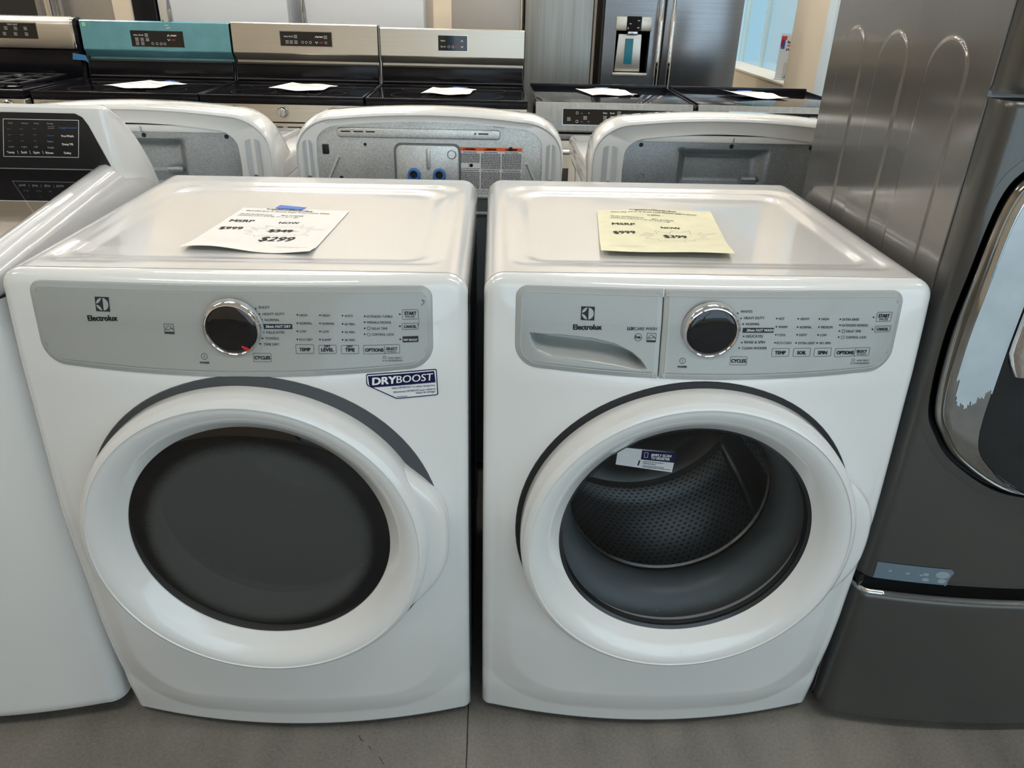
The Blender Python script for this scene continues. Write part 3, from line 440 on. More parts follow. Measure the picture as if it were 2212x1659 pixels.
def top_panel(root):
    b=MB(); xs=[]; nx=70
    xs=[-HW+2*HW*i/nx for i in range(nx+1)]
    ex=[HW-.032*(1-math.sin(PI/2*k/7)) for k in range(8)]
    xs=sorted(set([round(v,5) for v in [x for x in xs if abs(x)<HW-.033]+ex+[-e for e in ex]]))
    ys=[.0148,.0155,.019]+[.024+.6*i/64 for i in range(65)]+[.628,.632,.6345,.636]
    def sd(x,y,x0,x1,y0,y1,r):
        cx,cy=(x0+x1)/2,(y0+y1)/2; qx=abs(x-cx)-(x1-x0)/2+r; qy=abs(y-cy)-(y1-y0)/2+r
        return math.hypot(max(qx,0),max(qy,0))+min(max(qx,qy),0)-r
    def fn(i,j):
        x=xs[i]; y=ys[j]; z=ztop(x)
        r=.045 if y>.3 else .02
        r1=.06 if y>.3 else .03
        d=sd(x,y,-.296,.296,.052,.565,r); z-=.0035*sstep(.004,-.006,d)
        d=sd(x,y,-.272,.272,.078,.535,r1); z-=.0045*sstep(.004,-.010,d)
        if j==0: z-=.004
        if y>.626: z-=.010*(1-math.sqrt(max(0,1-((y-.626)/.0101)**2)))
        return (x,y,z)
    b.grid(fn,len(xs),len(ys))
    for s in (-1,1):
        b.add([(s*HW,.0155,ztop(HW)),(s*HW,.632,ztop(HW)),(s*HW,.632,.895),(s*HW,.0155,.895),(s*(HW-.004),.632,.892),(s*(HW-.004),.0155,.892)],[(0,1,2,3),(3,2,4,5)])
    n=len(xs); zb=[(xs[i],.636,fn(i,len(ys)-1)[2]) for i in range(n)]
    b.add(zb+[(p[0],.637,.90) for p in zb],[(i,i+1,n+i+1,n+i) for i in range(n-1)])
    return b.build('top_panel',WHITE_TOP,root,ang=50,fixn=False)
def cabinet(root):
    b=MB(); x=HW-.004
    # open-front sheet-metal box
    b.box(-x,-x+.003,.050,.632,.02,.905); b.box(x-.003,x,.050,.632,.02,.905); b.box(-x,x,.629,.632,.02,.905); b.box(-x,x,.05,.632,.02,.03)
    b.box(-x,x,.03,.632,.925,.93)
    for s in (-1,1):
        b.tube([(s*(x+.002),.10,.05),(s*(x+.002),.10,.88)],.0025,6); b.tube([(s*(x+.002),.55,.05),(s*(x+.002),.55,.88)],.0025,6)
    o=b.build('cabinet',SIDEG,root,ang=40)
    for sx in (-.28,.28):
        for sy in (.09,.58):
            MB().lathe([(0,0),(.018,0),(.018,.008),(.008,.010),(.008,.022),(0,.022)],(sx,sy,0),16,axis='z').build('foot',BLACKR,root)
    return o
def panel_mesh(x0,x1,sdf,extra=None,res=.0032,rows=52,name='control_panel',root=None,m=PANEL):
    """raised glossy overlay with a pale bevelled rim; clipped to the outline"""
    b=MB(); NJ=rows
    def outline(x):
        # vertical extent at x by bisection on sdf
        zt=.952; zb=pan_zb(x)
        def solve(lo,hi,up):
            for _ in range(24):
                mid=(lo+hi)/2
                if (sdf(x,mid)<=0)==up: lo=mid
                else: hi=mid
            return (lo+hi)/2
        c=.885
        return solve(.80,c,False), solve(c,.96,True)
    nx=max(8,int((x1-x0)/res))
    xs=[x0+(x1-x0)*i/nx for i in range(nx+1)]
    fine=[.0004,.0012,.0025,.0045,.007,.010,.014,.019,.025]
    xs=sorted(set([round(v,5) for v in xs[4:-4]]+[round(x0+q,5) for q in [0.00001]+fine]+[round(x1-q,5) for q in [0.00001]+fine]))
    ts=[0,.006,.014,.026,.045,.07]; ts=ts+[.09+.82*i/(NJ-1) for i in range(NJ)]+[1-q for q in ts[::-1]]
    V=[];U=[]
    prof=[]
    for x in xs:
        a,c=outline(x)
        for t in ts:
            z=a+(c-a)*t; d=-sdf(x,z)
            h=.0042 if d>.0070 else .0002
            y=F(x,z)-h
            if extra: y+=extra(x,z)
            V.append((x,y,z)); prof.append(d)
    n=len(ts); Fs=[];ms=[]
    for i in range(len(xs)-1):
        for j in range(n-1):
            q=(i*n+j,(i+1)*n+j,(i+1)*n+j+1,i*n+j+1); Fs.append(q)
            ms.append(0)
    b.v=V; b.f=Fs; b.m=ms
    o=b.build(name,[m],root,ang=60,fixn=True)
    # pale bevelled rim following the outline
    zt,zb=.952,.8175; cx=(x0+x1)/2; cz=(zt+zb)/2+.002; hx=(x1-x0)/2; hz=.066; per=[]; st=.0035
    nx_=int(2*hx/st); nz_=int(2*hz/st)
    per+=[(-hx+2*hx*i/nx_,hz) for i in range(nx_)]+[(hx,hz-2*hz*i/nz_) for i in range(nz_)]+[(hx-2*hx*i/nx_,-hz) for i in range(nx_)]+[(-hx,-hz+2*hz*i/nz_) for i in range(nz_)]
    ctr=[]
    for px_,pz_ in per:
        lo,hi=0,1.4
        for _ in range(26):
            k=(lo+hi)/2
            if sdf(cx+px_*k,cz+pz_*k)<=0: lo=k
            else: hi=k
        x,z=cx+px_*lo,cz+pz_*lo; e=.0008
        gx=sdf(x+e,z)-sdf(x-e,z); gz=sdf(x,z+e)-sdf(x,z-e); g=math.hypot(gx,gz) or 1; ctr.append((x,z,gx/g,gz/g))
    pr_=[(0,-.001),(.0003,.0010),(.0012,.0016),(.0024,.0019),(.0076,.0043),(.0084,.0045),(.0092,.0043)]
    r=MB(); n=len(ctr)
    def rf(i,j):
        x,z,gx,gz=ctr[i%n]; d,h=pr_[j]; x-=gx*d; z-=gz*d; return (x,F(x,z)-h,z)
    r.grid(rf,n+1,len(pr_)); r.build('panel_rim' if name=='control_panel' else 'drawer_rim',PANRIM,o,ang=60)
    return o
def Fmap(off):
    return lambda x,z,l: (x,F(x,z)-off-l,z)
def knob(root,xk=.0,zk=.883,mark=False):
    # chrome rotary dial with a black glossy face standing off a soft raised collar
    y=F(xk,zk)
    b=MB().lathe([(.0452,-.003),(.0448,-.0052),(.0440,-.0060),(.0425,-.0064)],(xk,y,zk),72); b.build('knob_collar',PANEL,root)
    d=MB().lathe([(.0428,.0),(.0428,-.008),(.0420,-.0125),(.0400,-.0150),(.0382,-.0152),(.0368,-.0138),(.0360,-.0120)],(xk,y,zk),96).build('dial',CHROME,root)
    MB().lathe([(.0362,-.0123),(.0350,-.0130),(.030,-.0138),(.016,-.0146),(0.0001,-.0149)],(xk,y,zk),72).build('dial_face',BLACKG,d)
    return d
def door(root, glass, handle_label=None):
    c=(0,0,DZ)
    ring=MB().lathe([(.262,-.022),(.276,-.024),(.279,-.040),(.2795,-.060),(.2785,-.080),(.2750,-.0895),(.2690,-.0950),(.2655,-.0962),(.2640,-.0945),(.2600,-.0945),(.254,-.0935),(.245,-.0895),(.236,-.0835),(.2300,-.0785),(.2270,-.0748),(.2255,-.0735),(.2215,-.0690),(.2165,-.0640),(.2135,-.0605),(.2130,-.054),(.214,-.03)],c,144)
    d=ring.build('door',WHITE,root,ang=24)
    # grip: a crescent flange behind the right side of the ring
    def bump(t): # t in degrees
        if t>0: return sstep(33,8,t)
        return sstep(-40,-6,t)
    N=70; H=MB(); prof=[(-.002,-.034),(0,-.040),(.0,-.060),(-.003,-.070),(-.008,-.0735),(-.016,-.0745)]
    def fn(i,j):
        t=-44+80*i/(N-1); a=math.radians(t); R=.2775+.0345*bump(t); k=bump(t)
        if j<len(prof): dr,yy=prof[j]
        else: dr,yy=(-.016-.012*(j-len(prof)+1),-.0745)
        r=R+dr; r=max(r,.262)
        return (r*math.cos(a),yy,DZ+r*math.sin(a))
    H.grid(fn,N,len(prof)+3); H.build('door_handle',WHITE,d,ang=50)
    return d
def gap_ring(root,ox,oz,r0,r1,m,n=96):
    b=MB()
    def fn(i,j):
        r=[r0,r1,r1+.0015][j]; t=2*PI*i/n; x=ox+r*math.cos(t); z=DZ+oz+r*math.sin(t)
        return (x,F(x,z)-(.0022 if j<2 else -.001),z)
    b.grid(fn,n+1,3); return b.build('door_gasket',m,root)

def build_dryer():
    t=thing('dryer','white front-load electric dryer with opaque dark round window and blue boost sticker','dryer',(-.353,0,0))
    body_front(t); top_panel(t); cabinet(t)
    p=panel_mesh(PX0,PX1,pan_sd,root=t)
    mats=[INK,INKSOFT,INKW,BARM,PANEL]
    def lettering(items,par,nm):
        A=Art(mats); paint(A,items); A.build(nm,Fmap(.0046),par)
    lettering([q for q in DRY_ART if q[6]=='emblem'],p,'brand_emblem'); lettering([q for q in DRY_ART if q[0]=='Electrolux'],p,'brand_lettering'); lettering([q for q in DRY_ART if q[6]=='star'],p,'energy_mark')
    R_=[q for q in DRY_ART if q[6] not in('emblem','star') and q[0]!='Electrolux']
    lettering([q for q in R_ if q[1]<.0],p,'power_mark'); lettering([q for q in R_ if q[1]>=0 and q[1]<.088],p,'cycle_lettering'); lettering([q for q in R_ if q[1]>=.088 ],p,'option_lettering')
    A=Art(mats)
    A.line([(.281,.930),(.276,.933),(.279,.928),(.275,.924)],.0006,1,1); A.line([(.272,.905),(.270,.893)],.0004,1,1)
    A.build('scuff_marks',Fmap(.0046),p)
    k=knob(t,.0005,.8925)
    MB().prism([(.0130,.8690),(.0215,.8655),(.0250,.8625),(.0235,.8595),(.0190,.8610),(.0125,.8660)],'y',F(0,.8925)-.0150,F(0,.8925)-.0142).build('red_tape_scrap',mat('red_scrap',(.55,.02,.02),.5),k)
    gap_ring(t,.009,.004,.262,.290,DARKGREY)
    M=bpy.data.materials.new('dryer_window_glass'); M.use_nodes=True; N=M.node_tree.nodes; L=M.node_tree.links; N.clear()
    # tinted pane: opaque black printed border that breaks up into dots towards the see-through middle
    def nd(tp,**kw):
        n=N.new(tp)
        for q,v in kw.items(): setattr(n,q,v)
        return n
    def mt(op,a,bb=None,cc=None,clamp=False):
        n=nd('ShaderNodeMath',operation=op,use_clamp=clamp)
        for kk,q in enumerate((a,bb,cc)):
            if q is None: continue
            if isinstance(q,(int,float)): n.inputs[kk].default_value=q
            else: L.new(q,n.inputs[kk])
        return n.outputs[0]
    tc=nd('ShaderNodeTexCoord'); s=nd('ShaderNodeSeparateXYZ'); L.new(tc.outputs['Object'],s.inputs[0])
    z=mt('SUBTRACT',s.outputs[2],DZ); x=s.outputs[0]; r=mt('SQRT',mt('ADD',mt('MULTIPLY',x,x),mt('MULTIPLY',z,z)))
    c=.0030; vz=mt('DIVIDE',z,c); row=mt('FLOOR',vz); xx=mt('ADD',mt('DIVIDE',x,c),mt('MULTIPLY',mt('FLOORED_MODULO',row,2),.5))
    du=mt('SUBTRACT',mt('FRACT',xx),.5); dv=mt('SUBTRACT',mt('FRACT',vz),.5); dd=mt('SQRT',mt('ADD',mt('MULTIPLY',du,du),mt('MULTIPLY',dv,dv)))
    size=mt('MULTIPLY_ADD',mt('SUBTRACT',r,.163),30,0,True)   # dot radius grows with r
    opaque=mt('LESS_THAN',dd,mt('MULTIPLY',size,.75))
    tr=nd('ShaderNodeBsdfTransparent'); tr.inputs[0].default_value=(.75,.75,.74,1)
    df=nd('ShaderNodeBsdfDiffuse'); df.inputs[0].default_value=(.008,.008,.008,1)
    pr=nd('ShaderNodeBsdfDiffuse'); pr.inputs[0].default_value=(.085,.090,.088,1); m0=nd('ShaderNodeMixShader'); m0.inputs[0].default_value=.6; L.new(tr.outputs[0],m0.inputs[1]); L.new(pr.outputs[0],m0.inputs[2])
    m1=nd('ShaderNodeMixShader'); L.new(opaque,m1.inputs[0]); L.new(m0.outputs[0],m1.inputs[1]); L.new(df.outputs[0],m1.inputs[2])
    g=nd('ShaderNodeBsdfGlossy'); g.inputs['Roughness'].default_value=.03; lw=nd('ShaderNodeLayerWeight'); lw.inputs[0].default_value=.5
    fr=mt('MULTIPLY_ADD',mt('POWER',lw.outputs['Facing'],5),.95,.05,True)
    m2=nd('ShaderNodeMixShader'); L.new(fr,m2.inputs[0]); L.new(m1.outputs[0],m2.inputs[1]); L.new(g.outputs[0],m2.inputs[2]); o=nd('ShaderNodeOutputMaterial'); L.new(m2.outputs[0],o.inputs[0])
    d=door(t,M)
    MB().lathe([(.2135,-.0585),(.20,-.0615),(.16,-.0655),(.10,-.0685),(.04,-.0700),(.0001,-.0702)],(0,0,DZ),96).build('door_window',M,d)
    drum=MB(); drum.lathe([(.2125,-.035),(.205,-.01),(.195,.02),(.205,.05),(.265,.065),(.27,.45),(.22,.48),(.0001,.48)],(0,0,DZ),80)
    drum.build('drum',mat('drum_enamel',(.30,.31,.31),.45),t,ang=30)
    A=Art([NAVY,LABELW,INK,INKW]); A.poly(DB_OUT,0,1); A.poly(DB_IN,1,2); A.poly(DB_BLUE,0,3)
    for q in DB_TXT:
        tx,x0,z0,x1,z1,h,st=q
        if tx.startswith('A12'): A.line([(x0+(x1-x0)*i/6,z0+.0003*(i%2)) for i in range(7)],.0008,0,4); continue
        big=tx in('DRY','BOOST'); A.text(tx,x0,z0,x1,z1,h,3 if big else 0,4,bold=.55 if tx=='DRY' else 0,slant=.1)
    # subdivide-free: the sticker is small against the curve of the panel
    A.build('boost_sticker',Fmap(.0006),t,label='navy and white bilingual boost sticker under the control panel')
    # slotted drain vent and scuffs left out of reach of the eye
    return t
def build_washer():
    t=thing('washer','white front-load washer with clear round window, steel drum and yellow price sheet on top','washing machine',(.357,.009,0),.0015)
    body_front(t); top_panel(t); cabinet(t)
    XS=-.0765
    def sdL(x,z):
        return max(pan_sd(x,z), x-XS)
    def sdR(x,z): return max(pan_sd(x,z), XS+.0014-x)
    dr=panel_mesh(PX0,XS,sdL,extra=pocket,res=.0013,rows=110,name='detergent_drawer',root=t)
    p=panel_mesh(XS+.0014,PX1,sdR,root=t)
    mats=[INK,INKSOFT,INKW,BARM,PANEL]
    def lettering(items,par,nm):
        A=Art(mats); paint(A,items); A.build(nm,Fmap(.0046),par)
    lettering([q for q in WASH_ART if q[6]=='emblem'],dr,'brand_emblem'); lettering([q for q in WASH_ART if q[0]=='Electrolux'],dr,'brand_lettering')
    R_=[q for q in WASH_ART if q[6]!='emblem' and q[0]!='Electrolux']
    lettering([q for q in R_ if q[1]<=XS],dr,'drawer_lettering'); lettering([q for q in R_ if XS<q[1]<.0],p,'power_mark'); lettering([q for q in R_ if 0<=q[1]<.095],p,'cycle_lettering'); lettering([q for q in R_ if q[1]>=.095],p,'option_lettering')
    knob(t,-.003,.8945)
    gap_ring(t,-.002,.005,.262,.284,BLACKR)
    d=door(t,None)
    # glass bowl: flat outer lip, then a funnel pushed back towards the drum
    MB().lathe([(.2135,-.0600),(.2080,-.0560),(.2060,-.044)],(0,0,DZ),120).build('window_rim',mat('dark_rim_plastic',(.02,.022,.026),.2),d)
    w=MB().lathe([(.2065,-.0530),(.2030,-.0500),(.1900,-.030),(.176,.000),(.166,.030),(.158,.050),(.145,.062),(.11,.072),(.06,.078),(.0001,.080)],(0,0,DZ),120).build('door_window',BOWL,d,ang=80)
    MB().lathe([(.2075,-.0545),(.19,-.0575),(.12,-.0600),(.05,-.0612),(.0001,-.0615)],(0,0,DZ),96).build('outer_lens',CLEAR,d,ang=80)
    # gasket funnel behind the glass
    MB().lathe([(.256,-.035),(.250,-.020),(.232,-.012),(.205,.004),(.190,.020),(.186,.035),(.183,.060),(.190,.072),(.200,.075)],(0,0,DZ),120).build('tub_gasket',GASKET,t,ang=60)
    dm=MB().lathe([(.186,.082),(.190,.079),(.250,.092),(.254,.100)],(0,0,DZ),120,mi=1)
    dm.lathe([(.254,.100),(.254,.440)],(0,0,DZ),120,mi=0); dm.lathe([(.254,.440),(.246,.452),(.19,.455),(.18,.447),(.10,.437),(.06,.425),(.05,.412),(.0001,.412)],(0,0,DZ),120,mi=1)
    dm.build('drum',[DRUM,DRUMP],t,ang=50)
    for k in range(3):
        a=math.radians(95+120*k); b=MB()
        def fn(i,j):
            yy=.11+.31*i/10; w=.040-.012*abs(i-5)/5; q=(j-6)/6; r=.254-.045*max(0,math.cos(q*PI/2))**.8*(1 if 0<i<10 else .75)
            th=a+q*w/.25; return (r*math.cos(th),yy,DZ+r*math.sin(th))
        b.grid(fn,11,13); b.build('drum_paddle',DRUMP,t,ang=60)
    MB().lathe([(.1835,.078),(.1865,.074),(.190,.079)],(0,0,DZ),120).build('drum_lip',CHROMES,t)
    # registration sticker on the inside of the window (its square code is left out)
    A=Art([NAVY,LABELW,INK,INKW,LABELBL]); A.poly(REG,4,0); A.poly(REG_IN,1,1); A.poly(REG_BLUE,0,2)
    for q in REG_TXT:
        A.text(q[0],q[1],q[2],q[3],q[4],q[5],3 if q[6]=='inv' else 2,3,bold=.5 if q[6]=='inv' else 0)
    A.frame(-.0862,-.0802,.6862,.6965,.0008,.0006,3,3)
    A.line([(-.0925,.6810),(-.0943,.6710)],.0022,2,3)
    A.build('registration_sticker',lambda x,z,l:(x+.002,-.0535-l,z-.007),d,label='small white and navy registration sticker on the glass')
    return t
DRYER=build_dryer(); WASHER=build_washer()
# price sheets lying on the tops
def sheet(name,label,corners,items,star,m,zc,curl,tape=None,scrib=None):
    tl,tr,br,bl=corners; n=24
    def zf(u,v): return zc+.0012+curl(u,v)
    def inv(x,y):
        # bilinear inverse by Newton
        u=v=.5
        for _ in range(8):
            px=(tl[0]*(1-u)+tr[0]*u)*(1-v)+(bl[0]*(1-u)+br[0]*u)*v; py=(tl[1]*(1-u)+tr[1]*u)*(1-v)+(bl[1]*(1-u)+br[1]*u)*v
            ax=(tr[0]-tl[0])*(1-v)+(br[0]-bl[0])*v; ay=(tr[1]-tl[1])*(1-v)+(br[1]-bl[1])*v
            bx=(bl[0]-tl[0])*(1-u)+(br[0]-tr[0])*u; by=(bl[1]-tl[1])*(1-u)+(br[1]-tr[1])*u
            D=ax*by-ay*bx; ex=x-px; ey=y-py; u+=(ex*by-ey*bx)/D; v+=(ax*ey-ay*ex)/D
        return u,v
    b=MB()
    def fn(i,j):
        u=i/n; v=j/n; x=(tl[0]*(1-u)+tr[0]*u)*(1-v)+(bl[0]*(1-u)+br[0]*u)*v; y=(tl[1]*(1-u)+tr[1]*u)*(1-v)+(bl[1]*(1-u)+br[1]*u)*v
        return (x,y,zf(u,v))
    b.grid(fn,n+1,n+1); o=b.build(name,m,None,ang=80,fixn=False); tag(o,label,'paper')
    A=Art([INK,PENCIL])
    for t,x0,y0,x1,y1,h,st in items:
        V_=text_mesh(t)[0]; w_=math.hypot(x1-x0,y1-y0); nat=CAPH*w_/(max(v[0] for v in V_)-min(v[0] for v in V_)); h=nat*1.1*(1.15 if st=='i' else 1)
        if t in('8/10/23 no returns','subject to change'):
            A.line([(x0+(x1-x0)*i/26,y0+(y1-y0)*i/26+.0022*math.sin(i*2.1)*math.cos(i*.9)) for i in range(27)],.0006,0,1)
        else: A.text(t,x0,y0,x1,y1,h,0,1,bold=.25 if 'b' in st else 0,slant=.25 if st=='i' else 0)
        if t=='$349': A.line([(x0-.004,y0-.003),(x1+.004,y1+.003),(x0+.004,y0+.004),(x1+.012,y1-.004)],.0011,0,2)
    def mp(x,y,l):
        u,v=inv(x,y); return (x,y,zf(clampf(u,-.1,1.1),clampf(v,-.1,1.1))+.0004+l)
    A.build('printed_text',mp,o)
    A=Art([PENCIL]); A.line(star,.0007,0,1,close=True); A.build('burst_outline',mp,o)
    if tape:
        MB().prism(tape,'z',zc+.0020,zc+.0028).build('blue_tape',TAPE,o)
    return o
sheet('price_sheet','white paper price sheet with blue tape lying on top of the left dryer',[(-.453,.389),(-.249,.379),(-.265,.109),(-.477,.125)],PAPD,STARD,PAPER,.957,
      lambda u,v:.0012*(1+math.sin(u*5+1))*v*v+.003*sstep(.85,1,v)*(1+math.sin(u*7)),tape=[(-.391,.385),(-.339,.377),(-.334,.393),(-.388,.408)])
sheet('price_sheet','yellowed paper price sheet lying on top of the right washer',[(.229,.404),(.455,.413),(.421,.121),(.203,.129)],PAPW,STARW,PAPERY,.957,
      lambda u,v:.006*sstep(.7,1,v)+.0016*(1+math.sin(u*6)*math.sin(v*4))+.001+.010*sstep(.25,0,v)*sstep(.4,0,abs(u-.5)*.9)*.3,tape=[(.29,.400),(.339,.402),(.337,.412),(.289,.410)])
# ------------------------------------------------------------------ top-load washer on the left (facing us)
def build_left():
    t=thing('top_load_washer','white top-load washer with black touch console and glass lid at the left edge','washing machine',(0,0,0))
    XR=-.72; XL=-1.40; cx=-1.06; hw=.34; R=.03
    b=MB(); zs=[.03,.034,.05]+[.1+.8*i/20 for i in range(21)]+[.905]
    def fy(x,z):
        u=(x-cx)/hw; return .026-.046*(1-u*u)-.006*math.sin(PI*clampf(z/.9))+(.004 if z<.032 else 0)
    cols=[('s',XR,.10),('s',XR,.06)]+[('a',1,PI/2*i/6) for i in range(7)]+[('f',XR-R-(2*hw-2*R)*i/24,0) for i in range(1,24)]+[('a',-1,PI/2*(1-i/6)) for i in range(7)]+[('s',XL,.06),('s',XL,.10)]
    def fn(i,j):
        k,a,q=cols[i]; z=zs[j]
        if k=='s': return (a,q,z)
        if k=='f': return (a,fy(a,z),z)
        x=cx+a*(hw-R+R*math.cos(q)); f=fy(cx+a*(hw-R),z); return (x,f+R-R*math.sin(q),z)
    b.grid(fn,len(cols),len(zs)); b.build('front_panel',WHITE,t,ang=50)
    c=MB(); c.box(XL+.002,XR-.002,.08,.66,.03,.925,.004); c.build('cabinet',WHITE,t)
    for sx in (XL+.06,XR-.06):
        for sy in (.10,.60): MB().lathe([(0,0),(.02,0),(.02,.01),(.009,.012),(.009,.035),(0,.035)],(sx,sy,0),14,axis='z').build('foot',BLACKR,t)
    # top deck: body coloured surround, sloping rails, glass lid
    def dz(y): return .952+(y-.05)*.108
    dk=MB()
    prof=[(.008,.905),(.006,.925),(.012,.942),(.03,.946),(.05,.949),(.49,.9965),(.60,.975),(.66,.940),(.665,.905)]
    dk.prism(prof,'x',XL,XR,.012,4); dk.build('top_deck',WHITE_TOP,t,ang=40)
    gl=MB(); xr=-.772
    gl.add([(XL+.075,.045,dz(.045)+.003),(xr,.045,dz(.045)+.003),(xr,.312,dz(.312)+.003),(XL+.075,.312,dz(.312)+.003)],[(0,1,2,3)],0)
    gl.add([(XL+.075,.3125,dz(.3125)+.003),(xr,.3125,dz(.3125)+.003),(xr,.488,dz(.488)+.003),(XL+.075,.488,dz(.488)+.003)],[(0,1,2,3)],1)
    gl.add([(XL+.075,.3115,dz(.3115)+.0034),(xr,.3115,dz(.3115)+.0034),(xr,.3135,dz(.3135)+.0034),(XL+.075,.3135,dz(.3135)+.0034)],[(0,1,2,3)],2)
    lid=gl.build('lid_glass',[mat('lid_glass_beige_reflection',(.30,.255,.20),.06,coat=1,metal=.3),BLACKG,WPLAST],t,fixn=False)  # beige reflection of wall and ceiling is put into the front glass colour
    for s,x0,x1 in ((1,xr+.001,XR-.001),(-1,XL+.001,XL+.075)):
        r=MB(); w=(x1-x0)
        sec=[(0,-.004),(0,.004),(.08,.0085),(.25,.013),(.5,.015),(.72,.010),(.88,.0),(.97,-.012),(1,-.022)]
        if s<0: sec=[(1-a,q) for a,q in sec[::-1]]
        ys=[.02,.026,.04]+[.05+.42*i/10 for i in range(11)]+[.486,.498]
        def f2(i,j):
            a,q=sec[i]; y=ys[j]; e=-.010 if j==0 else (-.003 if j==1 else 0)
            return (x0+w*a,y,dz(y)+q+e)
        r.grid(f2,len(sec),len(ys)); r.build('lid_rail',WHITE_TOP,t,ang=60)
    # console
    pr=[(.488,.975),(.490,1.0),(.474,1.112),(.476,1.121),(.486,1.126),(.500,1.124),(.535,1.106),(.575,1.075),(.612,1.035),(.645,.990),(.664,.952),(.668,.925),(.50,.925)]
    co=MB().prism(pr,'x',XL+.001,XR-.0005,.018,5); co.build('console',WHITE,t,ang=30)
    def cm(off): 
        def f(x,z,l):
            y=.490-(z-1.0)*.143; return (x,y-off-l,z)
        return f
    A=Art([BLACKG,mat('console_face',(.018,.018,.02),.3),TEXTW,TEXTBL,LCDTXT])
    P=[(-1.37,1.003),(-.742,1.004),(-.736,1.007),(-.737,1.013),(-.757,1.090),(-.764,1.105),(-.776,1.112),(-1.37,1.113)]
    A.poly([(p[0]-.0,p[1]) for p in P],1,0)
    fc=A.build('console_face',cm(.0012),t)
    A=Art([TEXTW,LCDTXT,TEXTW,TEXTW,TEXTBL])
    for q in GEL_ART:
        tx,x0,z0,x1,z1,h,st=q
        if st=='dot': A.disc((x0+x1)/2,z0,h/2,1,1,8)
        elif st=='bar': A.rect(x0,x1,z0-h/2,z0+h/2,0 if h>.004 else 1,1)
        else: A.text(tx,x0,z0,x1,z1,h*.85,4 if st=='blue' else (0 if st=='b' else 1),1,bold=.5 if st=='b' else 0)
    g=GEL_BOX; A.line(g,.0011,0,1,close=True)
    A.build('console_lettering',cm(.0016),t)
    return t
build_left()
